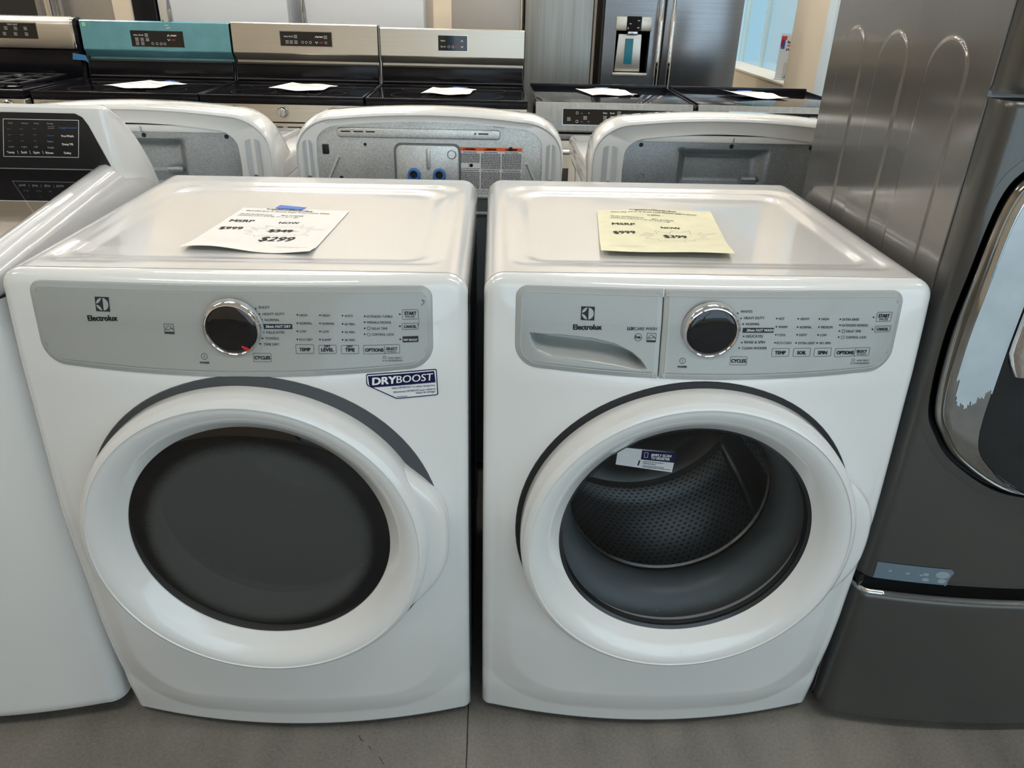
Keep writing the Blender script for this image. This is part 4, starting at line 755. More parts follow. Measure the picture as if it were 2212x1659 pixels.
# ------------------------------------------------------------------ graphite front loader on its pedestal, right edge
def build_tall():
    t=thing('front_load_washer','tall graphite front-load washer with chrome-rimmed door on a drawer pedestal','washing machine',(0,0,0))
    X0=.715; W=.70; CX=X0+W/2; YS=.047; YB=.632
    def fy(x):
        u=(x-CX)/(W/2); return .004-.036*(1-abs(u)**2.2)
    def sec(z,e=0):
        pts=[(X0+.003,YS-.002),(X0-.0005,YS-.006),(X0,.036)]
        for i in range(9):
            a=PI/2*i/8; pts.append((X0+.030*(1-math.cos(a)),.032-(.032-fy(X0+.03))*math.sin(a)))
        L=pts+[(X0+.03+(W-.06)*i/110,fy(X0+.03+(W-.06)*i/110)) for i in range(1,110)]
        return L+[(2*CX-p[0],p[1]) for p in pts[::-1]]
    def front(z0,z1,name,m,roundtop=0,bow=0,parent=t,hole=None):
        b=MB(); NZ=130 if hole else 16; S_=sec(0); n=len(S_); zs=[z0,z0+.004,z0+.01]+[z0+.02+(z1-z0-.04)*i/NZ for i in range(NZ+1)]+[z1-.01,z1-.004,z1]
        def fn(i,j):
            p=S_[i]; z=zs[j]; e=.006 if j in(0,len(zs)-1) else (.0015 if j in(1,len(zs)-2) else 0)
            return (p[0],p[1]+e,z)
        b.grid(fn,n,len(zs),skip=hole)
        s0=[fn(i,0) for i in range(n)]; s1=[fn(i,len(zs)-1) for i in range(n)]
        for s in (s0,s1): b.add(s+[(p[0],.05,p[2]) for p in s],[(i,i+1,n+i+1,n+i) for i in range(n-1)])
        return b.build(name,m,parent,ang=40)
    # door outline (left half measured, mirrored)
    LH=[(0,-.305),(-.111,-.298),(-.191,-.282),(-.271,-.231),(-.308,-.186),(-.332,-.133),(-.340,-.017),(-.335,.096),(-.325,.207),(-.300,.256),(-.24,.300),(-.13,.318),(0,.322)]
    LW=[(0,-.290),(-.08,-.285),(-.117,-.279),(-.165,-.262),(-.217,-.226),(-.250,-.176),(-.256,-.060),(-.255,.06),(-.250,.150),(-.228,.215),(-.18,.255),(-.10,.275),(0,.28)]
    ZC=.885
    def cr(P,n=5):
        out=[]; m=len(P)
        for i in range(m):
            p0,p1,p2,p3=P[(i-1)%m],P[i],P[(i+1)%m],P[(i+2)%m]
            for k in range(n):
                q=k/n; out.append(tuple(.5*(2*p1[a]+(p2[a]-p0[a])*q+(2*p0[a]-5*p1[a]+4*p2[a]-p3[a])*q*q+(-p0[a]+3*p1[a]-3*p2[a]+p3[a])*q**3) for a in (0,1)))
        return out
    OUT=cr(LH+[(-x,z) for x,z in LH[-2:0:-1]]); WIN=cr(LW+[(-x,z) for x,z in LW[-2:0:-1]])
    def inside(x,z,g=0):
        dx,dz=x-CX,z-ZC
        a=math.atan2(dz,dx); best=min(OUT,key=lambda p:abs(math.atan2(p[1],p[0])-a)); return math.hypot(dx,dz)<math.hypot(*best)-g
    front(.388,1.222,'front_panel',PEWF,hole=lambda a,b,c,d:inside((a[0]+c[0])/2,(a[2]+c[2])/2,0))
    front(1.231,1.40,'control_panel',PEWF)
    # side panel with three long embossed arches
    ARCH=[(.465,.568),(.298,.401),(.115,.227)]
    def ah(y,z):
        h=0
        for a,b in ARCH:
            c=(a+b)/2; w=(b-a)/2; zc=1.240
            if z>zc: d=math.hypot((y-c),(z-zc)*w/.052)-w
            else: d=abs(y-c)-w
            h=max(h,.0026*sstep(.0021,-.0021,d))
        return h
    for s in (0,1):
        b=MB(); ys=sorted(set([round(YS+.0015+.002*i,4) for i in range(291)]+[YB-.004,YB])); ys=[y for y in ys if y<=YB]
        zs=[.02,.04]+[.1+.2*i for i in range(4)]+[.72+.02*i for i in range(22)]+[1.16+.0025*i for i in range(59)]+[1.33,1.40]; zs=sorted(set(zs))
        if s: ys=ys[::8]+[YB]; 
        def fn(i,j):
            y=ys[i]; z=zs[j]; x=X0+.0012-ah(y,z)*(1-s); e=.010*(max(0,(y-(YB-.012))/.012))**2
            if i==0: e+=.004
            x+=e; return (x if not s else 2*CX-X0-.001-e, y, z)
        b.grid(fn,len(ys),len(zs)); b.build('side_panel',PEWTER,t,ang=60)
    MB().box(X0+.008,2*CX-X0-.008,.055,YB-.002,.02,1.395,.003).build('cabinet',PEWTER,t)
    MB().box(X0+.002,2*CX-X0-.002,.03,YB,1.395,1.41,.006).build('top_panel',PEWTER,t)
    # pedestal
    d=front(.028,.352,'pedestal_drawer',PEWF)
    lip=MB(); n=len(sec(0)); S=sec(0)
    lip.grid(lambda i,j:(S[i][0],S[i][1]-.001+[.0,-.003,-.003,.004][j],[.3525,.3545,.3600,.3625][j]),n,4); lip.build('drawer_lip',CHROMES,d,ang=70)
    MB().box(X0+.006,2*CX-X0-.006,.040,.058,.350,.392).build('drawer_recess',BLACKG,t)
    MB().box(X0+.004,X0+.012,.012,.05,.353,.388).build('recess_end',BLACKG,t)
    for sx in (X0+.05,2*CX-X0-.05):
        for sy in (.09,.58): MB().lathe([(0,0),(.02,0),(.02,.01),(.009,.012),(.009,.03),(0,.03)],(sx,sy,0),14,axis='z').build('foot',BLACKR,t)
    # protective film strip with bubbles
    A=Art([mat('clear_blue_film',(.13,.19,.235),.25,coat=.3),mat('film_bubble',(.27,.33,.37),.3)])
    P=[(X0+.020,.432),(X0+.07,.430),(X0+.151,.424),(X0+.143,.391),(X0+.07,.392),(X0+.02,.393)]
    for i in range(12):
        a=X0+.020+.127*i/12; bb=a+.127/12; A.add([(a,.393),(bb,.393),(bb,.430),(a,.430)],[(0,1,2,3)],0)
    A.add([(X0+.147,.393),(X0+.143,.390),(X0+.152,.423),(X0+.147,.429)],[(0,1,2,3)],0)
    for x,z,r in ((.134,.416,.008),(.136,.402,.005),(.106,.414,.0035),(.108,.402,.004),(.098,.411,.002),(.075,.412,.0025),(.045,.413,.002)): A.ring(X0+x,z,r,r*.98,1,1,16,rx=1.5)
    def sm(x,z,l):
        q=X0+.03
        y=fy(x) if x>q else .032-(.032-fy(q))*math.sqrt(max(0,1-((q-x)/.030)**2))
        return (x,y-.0012-l,z)
    A.build('film_strip',sm,t,label='pale blue film strip with air bubbles')
    # door
    def inset(P,d): 
        out=[]
        for p in P:
            L=math.hypot(*p); out.append((p[0]*(L-d)/L,p[1]*(L-d)/L))
        return out
    RIM=inset(OUT,.0125); RIN=inset(OUT,.0215)
    def fb(x): return fy(min(max(x,X0+.03),2*CX-X0-.03))
    def fs_(x):
        e=min(x-X0,2*CX-X0-x)
        return fb(x) if e>=.03 else .032-(.032-fy(X0+.03))*math.sqrt(max(0,1-((.03-e)/.03)**2))
    def loft(A_,B_,steps,name,m,parent,ang=40,base=None):
        b=MB(); n=len(A_)
        def fn(i,j):
            k,y=steps[j]; p=A_[i%n]; q=B_[i%n]; x=CX+p[0]*(1-k)+q[0]*k
            return (x,(base or fb)(x)+y,ZC+p[1]*(1-k)+q[1]*k)
        b.grid(fn,n+1,len(steps)); return b.build(name,m,parent,ang=ang)
    OUTX=inset(OUT,-.009); OUTI=inset(OUT,.0052)
    loft(OUTX,OUTI,[(0,-.0006),(.3,-.0009),(.96,-.0009),(1,.002)],'door_surround',PEWF,t,60,fs_)
    loft(OUTI,RIN,[(0,.002),(.02,.016),(1,.020)],'door_channel',BLACKR,t,60,fs_)
    dr=loft(RIM,RIN,[(0,.016),(0,-.004),(.25,-.010),(.6,-.013),(1,-.011)],'door',mat('door_rim_graphite',(.30,.29,.27),.14,metal=1),t)
    loft(RIN,WIN,[(0,-.011),(.03,-.0135),(.3,-.0150),(.7,-.0185),(.97,-.0225),(1,-.0205)],'chrome_bezel',BEZEL,dr,ang=60)
    # bright sky reflection on the bezel, painted as an added pale layer with ragged lower edge
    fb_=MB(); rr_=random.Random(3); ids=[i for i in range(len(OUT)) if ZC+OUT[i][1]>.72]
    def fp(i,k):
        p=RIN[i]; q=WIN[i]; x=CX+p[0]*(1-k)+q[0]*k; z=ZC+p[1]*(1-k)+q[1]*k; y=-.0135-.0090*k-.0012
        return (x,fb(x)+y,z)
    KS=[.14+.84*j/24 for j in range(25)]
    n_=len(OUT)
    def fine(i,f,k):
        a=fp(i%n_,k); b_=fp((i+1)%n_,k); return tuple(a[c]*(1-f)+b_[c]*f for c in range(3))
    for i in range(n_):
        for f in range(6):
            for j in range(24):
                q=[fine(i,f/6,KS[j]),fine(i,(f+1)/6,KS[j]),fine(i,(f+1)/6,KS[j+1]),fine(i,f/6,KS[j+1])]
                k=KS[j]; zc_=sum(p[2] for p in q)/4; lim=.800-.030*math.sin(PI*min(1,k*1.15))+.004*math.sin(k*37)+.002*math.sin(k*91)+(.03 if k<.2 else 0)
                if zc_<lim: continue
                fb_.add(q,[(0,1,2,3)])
    fb_.build('bezel_reflection',REFLP,dr,smooth=False,label='pale bluish painted reflection on the bezel with a ragged lower edge')
    Z0=[(0,0)]*len(WIN)
    loft(WIN,Z0,[(0,-.019),(.03,-.0215),(.2,-.027),(.5,-.036),(.8,-.041),(1,-.042)],'door_window',mat('smoked_glass',(.010,.013,.016),.05,coat=.5),dr,ang=80)
    h=MB(); N=14
    def gf(i,j):
        v=j/(N-1); z=.838+.24*v; a=2*PI*i/16; w=.030*math.sin(min(1,v*4+.25)*PI/2)
        return (.838+.005*v+w*math.cos(a),-.040-.018*math.sin(a),z+.006*math.cos(a))
    h.grid(gf,17,N); h.add([gf(i,0) for i in range(16)],[tuple(range(16))]); h.build('door_handle',CHROME,dr,ang=60)
    return t
build_tall()
# ------------------------------------------------------------------ the row behind, seen from the back
def console_machine(cx,kind,label):
    Y=.905; t=thing('top_load_washer',label,'washing machine',(cx,Y,0),0,None)
    HWm=.338
    b=MB(); b.box(-.334,.334,.012,.66,.03,.856,.01).box(-.334,.334,.075,.66,.85,.905,.004); b.build('cabinet',WHITE,t)
    MB().prism([(.08,.90),(.08,.925),(.10,.932),(.62,.918),(.655,.905),(.665,.885),(.66,.87),(.08,.87)],'x',-.338,.338,.015,4).build('top_deck',WHITE_TOP,t,ang=40)
    MB().prism([(.235,.930),(.245,.942),(.30,.944),(.56,.934),(.605,.924),(.61,.915),(.24,.915)],'x',-.275,.275,.02,4).build('lid',WHITE_TOP,t,ang=40)
    for sx in (-.28,.28):
        for sy in (.08,.60): MB().lathe([(0,0),(.02,0),(.02,.01),(.009,.012),(.009,.04),(0,.04)],(sx,sy,0),12,axis='z').build('foot',BLACKR,t)
    # console shell lofted along y
    def arch(zt,w,rc,zb,n=12):
        P=[(-w,zb),(-w-.002,(zb+zt)/2-.02)]
        P+=[(-w+rc-rc*math.cos(PI/2*i/n),zt-rc*.78-.012+(rc*.78)*math.sin(PI/2*i/n)) for i in range(n+1)]
        m=14; xa=-w+rc
        P+=[(xa+(2*(w-rc))*i/m,zt-.012*abs(2*i/m-1)**2) for i in range(1,m)]
        return P+[(-p[0],p[1]) for p in P[:n+3][::-1]]
    ys=[(.004,1.055,.331,.100,.88),(.0,1.060,.334,.105,.88),(.004,1.065,.336,.105,.88),(.02,1.071,.338,.105,.88),(.05,1.075,.338,.105,.88),(.09,1.073,.337,.10,.88),(.13,1.056,.336,.10,.88),(.17,1.022,.334,.085,.88),(.22,.965,.332,.06,.88),(.265,.925,.330,.03,.88)]
    inner=[arch(z,w,r,zb) for y,z,w,r,zb in ys]; n=len(inner[0]); s=MB()
    # back face: white border then wall going in to the metal plate
    bw={'c':(.047,.014),'r':(.075,.030),'l':(.075,.030)}[kind]
    A0=inner[0]; IN=arch(1.058-bw[1],.331-bw[0],.060,.88)
    rows=[[(p[0],.022,p[1]) for p in IN],[(p[0],.006,p[1]) for p in IN],[(p[0],.003,p[1]) for p in IN]]
    rows+=[[(p[0],y[0],p[1]) for p in A] for y,A in zip(ys,inner)]
    s.grid(lambda i,j:rows[j][i],n,len(rows)); sh=s.build('console_shell',WHITE,t,ang=45)
    for sg in (-1,1): # long moulded flutes in the white margin
        f=MB(); x0=sg*(.331-bw[0]*.30); x1=sg*(.331-bw[0]*.74); zt=.995
        f.grid(lambda i,j:(x0+(x1-x0)*i/4,.0025+[0,.004,.006,.004,0][i]*1.0-.0040,(.885,.94,zt-.012,zt)[j]+(0 if 0<i<4 else -.004)),5,4); f.build('side_flute',mat('plastic_shade_grey',(.52,.55,.57),.4) if 'plastic_shade_grey' not in bpy.data.materials else bpy.data.materials['plastic_shade_grey'],sh)
        MB().lathe([(.0001,-.003),(.006,-.003),(.007,0)],((x0+x1)/2,.001,.902),12).build('screw',CHROMES,sh)
    # metal back plate
    g=MB(); gm=GALV if kind=='c' else GALVD
    if kind=='c':
        P=[(p[0]*1.0,p[1]) for p in IN]; v=[(p[0],.016,p[1]) for p in P]; k=len(v)
        def fz(i): return v[i]
        top=v; bot=[(p[0],.016,.60) for p in v]; g.add(top+bot,[(i,i+1,k+i+1,k+i) for i in range(k-1)])
    else:
        # plate with pressed tapering hopper recess
        Z1=1.005; H=[(-.125,.985),(.110,.985),(.110,.900),(-.130,.900)]
        xs=[-.272]+[-.27+.0075*i for i in range(73)]+[.272]; zs=[.60,.80,.86]+[.865+.005*i for i in range(28)]+[Z1+.012]
        def fn(i,j):
            x=xs[i]; z=min(zs[j],Z1+.010+.0); d=max(-.115-x,x-.118,z-.992,.882-z); return (x,.016+.030*sstep(.0,-.026,d),z)
        g.grid(fn,len(xs),len(zs))
    bp=g.build('back_plate',gm,t,ang=35,fixn=False)
    MB().box(-.325,.325,.004,.012,.04,.855,.003).build('lower_back_panel',LOWBACK,t)
    MB().box(-.325,.325,-.002,.010,.857,.866,.002).build('back_seam_trim',gm,t)
    MB().prism([(-.32,.815),(.32,.815),(.32,.822),(-.32,.822)],'y',-.004,.006,.0015).build('back_ledge',gm,t)
    def holes(L):
        for x,z,r in L: MB().lathe([(.0001,.0145),(r*.8,.0142),(r,.0155)],(x,0,z),16).build('plug_hole',BLACKR,bp)
    if kind=='c':
        A=MB(); A.prism(Art([]).rr(-.232,.178,1.002,1.026,.008),'y',.010,.017,.003).build('pressed_rib',gm,bp)
        for x0,x1 in ((-.222,-.198),(-.190,-.166),(-.159,-.137),(.112,.117),(.123,.148)): MB().box(x0,x1,.0088,.0102,1.0155,1.0185).build('vent_slot',BLACKR,bp)
        MB().prism(Art([]).rr(-.092,.078,.78,.991,.018),'y',.014,.0165,.001).build('valve_plate_gasket',GASKET,bp)
        vp=MB().prism(Art([]).rr(-.087,.073,.78,.986,.016),'y',.0105,.0155,.002).build('valve_plate',gm,bp)
        MB().prism(Art([]).rr(-.011,.001,.925,.980,.006),'y',.008,.0108,.0015).build('pressed_slot',gm,vp)
        for x in (-.042,.023):
            v=MB(); v.prism(Art([]).rr(x-.016,x+.016,.86,.931,.0155),'y',-.004,.011,.003); v.lathe([(.0145,-.004),(.0135,-.009),(.0105,-.009),(.0095,-.004)],(x,0,.916),24); v.build('inlet_valve',BLUEP,vp)
            MB().lathe([(.0095,-.0045),(.0001,-.0045)],(x,0,.916),20).build('inlet_opening',BLACKR,vp)
        MB().lathe([(.009,.0095),(.0105,.0090),(.012,.0098)],(.055,0,.965),20).build('stamped_ring',GALVD,vp)
        MB().box(-.272,-.256,.010,.018,.960,.984,.002).build('cord_plug',BLACKR,bp)
        for x0,z0,x1,z1 in ((-.232,.955,-.262,.895),(.247,.945,.268,.900)): MB().tube([(x0,.015,z0),(x1,.015,z1)],.0042,8).build('pressed_brace',gm,bp)
        holes([(-.164,.985,.004),(-.230,.900,.0055),(.205,.980,.0055)])
        for x in (-.225,.175): MB().box(x-.014,x+.014,.006,.018,1.0325,1.0375,.001).build('clip_tab',WPLAST,bp)
        # warning label in three columns
        L=Art([LABELW,ORANGE,INK,INKSOFT]); x0,x1,z0,z1=.0745,.234,.876,.983
        L.rect(x0,x1,z0,z1,0,0); L.rect(x0,x1,z1-.0085,z1,1,1)
        for i,(w,h2,h3) in enumerate((('WARNING','Electrical Shock Hazard','INSTALLATION INSTRUCTIONS'),('ADVERTENCIA','Peligro de Choque Eléctrico','INSTRUCCIONES DE INSTALACIÓN'),('AVERTISSEMENT','Risque de Choc Électrique',"INSTRUCTIONS D'INSTALLATION"))):
            a=x0+.0015+i*.0533; q=a+.050; L.text(w,a+.013,z1-.0045,q-.011,z1-.0045,.0042,2,2,bold=1); L.poly([(a+.008,z1-.007),(a+.012,z1-.007),(a+.010,z1-.002)],2,2)
            L.text(h2,a+.008,z1-.0115,q-.008,z1-.0115,.0021,2,2,bold=.5)
            zz=z1-.0155; rnd=random.Random(i)
            while zz>z0+.002:
                if i==0 and z1-.052<zz<z1-.038: pass
                elif z1-.061<zz<z1-.054: pass
                else:
                    x=a
                    while x<q-.001:
                        w2=rnd.uniform(.002,.008); L.rect(x,min(q,x+w2),zz-.0006,zz+.0006,3,2); x+=w2+.0011
                zz-=.0022
            L.text(h3,a+.003,z1-.0575,q-.003,z1-.0575,.0022,2,2,bold=.5)
        L.disc(x0+.030,z1-.045,.0045,2,2,10); L.line([(x0+.022,z1-.040),(x0+.026,z1-.046),(x0+.023,z1-.050)],.001,2,2)
        L.build('warning_label',lambda x,z,l:(x,.0150-l,z),bp,label='white three-column warning label with orange header')
    else:
        st=MB().box(-.268,.268,.006,.016,1.007,1.024,.002); st.build('light_strip',WPLAST,t)
        holes([(-.212,.997,.0055),(0.02,.997,.0055),(.225,.997,.0055),(-.262,.902,.0055),(.262,.902,.0055)])
        for x in (-.212,.02,.225): MB().box(x-.0015,x+.0015,.004,.010,1.006,1.020).build('clip',GALVD,t)
        MB().lathe([(.0105,.0145),(.0115,.0125),(.0085,.0125),(.0075,.0145)],(-.205,0,.918),20).build('stamped_ring',gm,bp)
        MB().tube([(.060,.030,.912),(.062,.030,.912),(.098,.030,.912),(.100,.030,.912)],[.002,.008,.008,.005],12).build('drain_peg',GALVD,bp)
    return t
console_machine(-.137,'c','white top-load washer back with blue inlet valves and orange warning label, behind the gap')
console_machine(.612,'r','back of a white top-load washer behind the yellow sheet, dark plate with wide recess')
console_machine(-.872,'l','back of a white top-load washer behind the dryer and black console, at left')
# ------------------------------------------------------------------ kitchen ranges
YF,YBK,CT=2.475,3.03,.905
def paper_on(x,y,w,d,ang,m,label,curl=0,tape=True,z=CT+.004):
    b=MB(); n=10; ca,sa=math.cos(ang),math.sin(ang)
    def fn(i,j):
        u=(i/n-.5)*w; v=(j/n-.5)*d; zz=z+.003+curl*(max(0,.5-i/n)**2)*4+.003*math.sin(i*.8)*math.cos(j)
        return (x+u*ca-v*sa, y+u*sa+v*ca, zz)
    b.grid(fn,n+1,n+1); o=b.build('price_sheet',PAPER,None,ang=80,fixn=False); tag(o,label,'paper')
    A=Art([PENCIL])
    for k in range(5):
        v=d*(.34-.14*k); A.line([(-w*.34,v),(w*(.34-.1*(k%2)),v)],.006 if k else .009,0,1)
    def mp(u,v,l):
        i=(u/w+.5)*n; j=(v/d+.5)*n
        return (x+u*ca-v*sa,y+u*sa+v*ca,z+.0042+curl*(max(0,.5-i/n)**2)*4+.003*math.sin(i*.8)*math.cos(j)+l)
    A.build('printed_text',mp,o)
    if tape: 
        p=[mp(a,bb,.0012) for a,bb in ((-.01,d/2-.01),(.06,d/2-.01),(.062,d/2+.012),(-.008,d/2+.014))]
        MB().add(p+[(q[0],q[1],q[2]+.0008) for q in p],[(0,1,2,3),(4,5,6,7),(0,1,5,4),(1,2,6,5),(2,3,7,6),(3,0,4,7)]).build('blue_tape',TAPE,o)
    return o
def clock(parent,x0,x1,z0,z1,my,icons,rim=True,nm='clock_display'):
    b=MB()
    A=Art([BLACKG,LCDTXT,TEXTW,CHROMES,mat('red_lettering',(.3,.03,.03),.5) if 'red_lettering' not in bpy.data.materials else bpy.data.materials['red_lettering']])
    if rim: A.rect(x0-.004,x1+.004,z0-.004,z1+.004,3,0)
    A.rect(x0,x1,z0,z1,0,1)
    w=x1-x0;h=z1-z0
    for t,u,v,s,mi in icons:
        cx=x0+u*w; cz=z0+v*h
        if t=='^': A.line([(cx-.006,cz-.004),(cx,cz+.004),(cx+.006,cz-.004)],.0022,2,2)
        elif t=='v': A.line([(cx-.006,cz+.004),(cx,cz-.004),(cx+.006,cz+.004)],.0022,2,2)
        elif t=='o': A.ring(cx,cz,.006,.0018,1,2,14)
        elif t=='#': 
            for k in range(3): A.rect(cx-.008,cx+.008,cz-.007+.0055*k,cz-.0045+.0055*k,1,2)
        else: A.text(t,cx-s/2,cz,cx+s/2,cz,.0062,mi,2,bold=.6)
    return A.build(nm,my,parent)
IC={'a':[('Bake',.10,.72,.020,1),('Broil',.20,.72,.020,1),('#',.30,.72,0,0),('#',.11,.45,0,0),('#',.21,.45,0,0),('#',.31,.45,0,0),('#',.11,.2,0,0),('#',.21,.2,0,0),('o',.40,.2,0,0),('o',.48,.2,0,0),('o',.56,.2,0,0),('o',.63,.2,0,0),('^',.72,.72,0,0),('START',.82,.72,.028,2),('v',.72,.45,0,0),('OFF',.81,.45,.016,4)],
    'b':[('Bake',.12,.66,.020,1),('Broil',.21,.66,.018,1),('#',.30,.66,0,0),('#',.13,.27,0,0),('#',.21,.27,0,0),('#',.30,.27,0,0),('o',.43,.27,0,0),('o',.50,.27,0,0),('o',.58,.27,0,0),('^',.70,.66,0,0),('START',.78,.66,.028,2),('#',.88,.66,0,0),('v',.70,.27,0,0),('OFF',.79,.27,.018,4),('o',.88,.27,0,0)],
    'c':[('Bake',.17,.66,.022,1),('Broil',.17,.27,.022,1),('o',.36,.27,0,0),('o',.50,.27,0,0),('OFF',.65,.27,.018,4),('^',.82,.66,0,0),('v',.82,.27,0,0)],
    'd':[('TEMP LIGHT',.62,.9,.05,1),('#',.5,.66,0,0),('#',.66,.66,0,0),('#',.30,.3,0,0),('#',.46,.3,0,0),('#',.64,.3,0,0),('#',.82,.3,0,0),('o',.12,.3,0,0),('#',.82,.66,0,0)]}
def oven_body(t,w,x0):
    MB().box(x0,x0+w,YF+.03,YBK+.02,.03,CT-.03,.004).build('oven_body',BLACKE,t)
    MB().box(x0+.004,x0+w-.004,YF-.015,YF+.03,.20,.745,.012).build('oven_door',STEEL,t)
    MB().box(x0+.004,x0+w-.004,YF-.01,YF+.03,.05,.19,.01).build('storage_drawer',STEEL,t)
    MB().tube([(x0+.06,YF-.055,.70),(x0+w-.06,YF-.055,.70)],.012,12).build('oven_handle',CHROMES,t)
    MB().box(x0+.10,x0+w-.10,YF-.017,YF-.013,.33,.62,.001).build('oven_window',BLACKG,t)
    for sx in (x0+.05,x0+w-.05):
        for sy in (YF+.07,YBK-.04): MB().lathe([(0,0),(.018,0),(.018,.01),(.009,.012),(.009,.035),(0,.035)],(sx,sy,0),10,axis='z').build('foot',BLACKR,t)
def range_cooker(x0,w,top,label,face,chin,icons,cx0,cx1,cz0,cz1,knobs=True,group=None,yb=0):
    t=thing('kitchen_range',label,'stove'); oven_body(t,w,x0)
    x1=x0+w
    # glass cooktop with raised frame
    ck=MB(); ck.box(x0,x1,YF-.02,YBK-.03,CT-.032,CT-.004,.006); ck.build('cooktop',BLACKE,t)
    fr=MB()
    for a,b,c,d in ((x0,x1,YF-.022,YF-.004),(x0,x1,YBK-.05,YBK-.028),(x0,x0+.012,YF-.02,YBK-.03),(x1-.012,x1,YF-.02,YBK-.03)): fr.box(a,b,c,d,CT-.008,CT+.003,.003)
    fr.build('cooktop_frame',BLACKE,t)
    MB().box(x0+.014,x1-.014,YF-.002,YBK-.052,CT-.006,CT-.001).build('cooktop_glass',BLACKG,t)
    for ex,ey,er in ((.27,.28,.10),(.73,.28,.085),(.27,.72,.075),(.73,.72,.10)):
        MB().lathe([(er,0),(er-.002,0)],(x0+w*ex,YF+(YBK-YF-.05)*ey,CT-.0006),40,axis='z').build('burner_ring',mat('burner_print',(.05,.05,.055),.3) if 'burner_print' not in bpy.data.materials else bpy.data.materials['burner_print'],t)
    # control strip under the cooktop
    cp=MB().prism([(YF-.005,.795),(YF-.022,.800),(YF-.014,CT-.034),(YF+.02,CT-.034),(YF+.02,.795)],'x',x0+.002,x1-.002,.003).build('front_control_panel',STEEL,t)
    if knobs:
        for kx in (.07,.19,.5,.81,.93):
            k=MB(); k.lathe([(.024,0),(.024,-.006),(.021,-.008),(.020,-.026),(.017,-.030),(.0001,-.030)],(x0+w*kx,YF-.021,.842),24); k.box(x0+w*kx-.0035,x0+w*kx+.0035,YF-.056,YF-.045,.824,.860,.002); k.build('burner_knob',CHROMES,cp)
    vt=MB()
    for i in range(6): vt.box(x0+.05+i*(w-.1)/6+.01,x0+.05+(i+1)*(w-.1)/6-.01,YF-.012,YF-.004,.772,.778)
    vt.build('door_vent',BLACKR,t); MB().box(x0+.004,x1-.004,YF-.011,YF+.02,.752,.793,.004).build('vent_trim',STEEL,t)
    # backguard
    zb=1.035; yf=YBK-.022+yb
    bg_=MB().prism([(YBK+.03,CT-.02),(YBK+.03,top-.004),(YBK+.022,top),(yf+.002,top),(yf-.002,top-.004),(yf-.010,zb+.004),(yf-.008,zb-.001),(yf+.022,1.004),(yf+.03,1.002),(YBK+.008,1.00),(YBK+.008,CT-.02)],'x',x0+.003,x1-.003,.002,2)
    # split materials: bright face, darker under-chamfer is the same sheet seen at another angle
    bgd=bg_.build('backguard',face,t,ang=20)
    for sx in (x0,x1-.006): MB().prism([(YBK+.034,CT-.02),(YBK+.034,top-.002),(yf+.004,top-.002),(yf-.001,zb),(yf+.030,1.0),(YBK-.02,.93),(YBK-.03,CT-.01)],'x',sx,sx+.006,.001,1).build('end_cap',BLACKE,bgd)
    MB().box(x0+.008,x1-.008,YBK-.018,YBK+.008,CT-.01,.992,.004).build('backsplash',BLACKE,t)
    tr=MB(); tr.tube([(x0+.010,YBK-.022,.988),(x1-.010,YBK-.022,.988)],.003,8); tr.tube([(x0+.010,YBK-.030,.918),(x1-.010,YBK-.030,.918)],.004,8); tr.build('backsplash_bead',mat('bead_black',(.05,.048,.045),.12,coat=.5) if 'bead_black' not in bpy.data.materials else bpy.data.materials['bead_black'],t)
    def mp(x,z,l): 
        k=(z-zb)/(top-zb); return (x,yf-.010+.008*k-.0012-l,z)
    clock(bgd,cx0,cx1,cz0,cz1,mp,icons,rim=face is not FILM)
    return t,bgd,mp
t2,b2,mp2=range_cooker(-1.985,.718,1.166,'kitchen range still wearing bright teal protective film on its backguard',FILM,FILM,IC['a'],-1.745,-1.493,1.054,1.125)
A=Art([mat('green_sticker',(.10,.55,.25),.5),INKW]); A.disc(-1.960,1.147,.0115,0,1,20); A.ring(-1.960,1.147,.0075,.0025,1,2,18); A.build('round_green_sticker',mp2,b2,label='small round green sticker')
A=Art([INKW,TAPE]); A.line([(-1.575,1.150),(-1.555,1.1505)],.002,0,1); A.line([(-1.570,1.139),(-1.562,1.137),(-1.550,1.141)],.002,0,1); A.build('film_tear',mp2,b2)
pl=MB(); pl.add([(-1.590,YBK-.02,1.165),(-1.574,YBK-.02,1.166),(-1.581,YBK-.026,1.176),(-1.56,YBK-.02,1.166),(-1.548,YBK-.024,1.170),(-1.54,YBK-.02,1.166)],[(0,1,2),(3,5,4)]); pl.build('peeling_film_tab',FILM,b2)
t3,b3,mp3=range_cooker(-1.262,.712,1.172,'kitchen range with plain stainless backguard beside the teal film one',STEEL,STEEL,IC['b'],-1.025,-.775,1.072,1.136)
t4,b4,mp4=range_cooker(-.543,.712,1.163,'kitchen range with lower stainless backguard and small square display',STEEL,STEEL,IC['c'],-.257,-.115,1.066,1.134,yb=0)
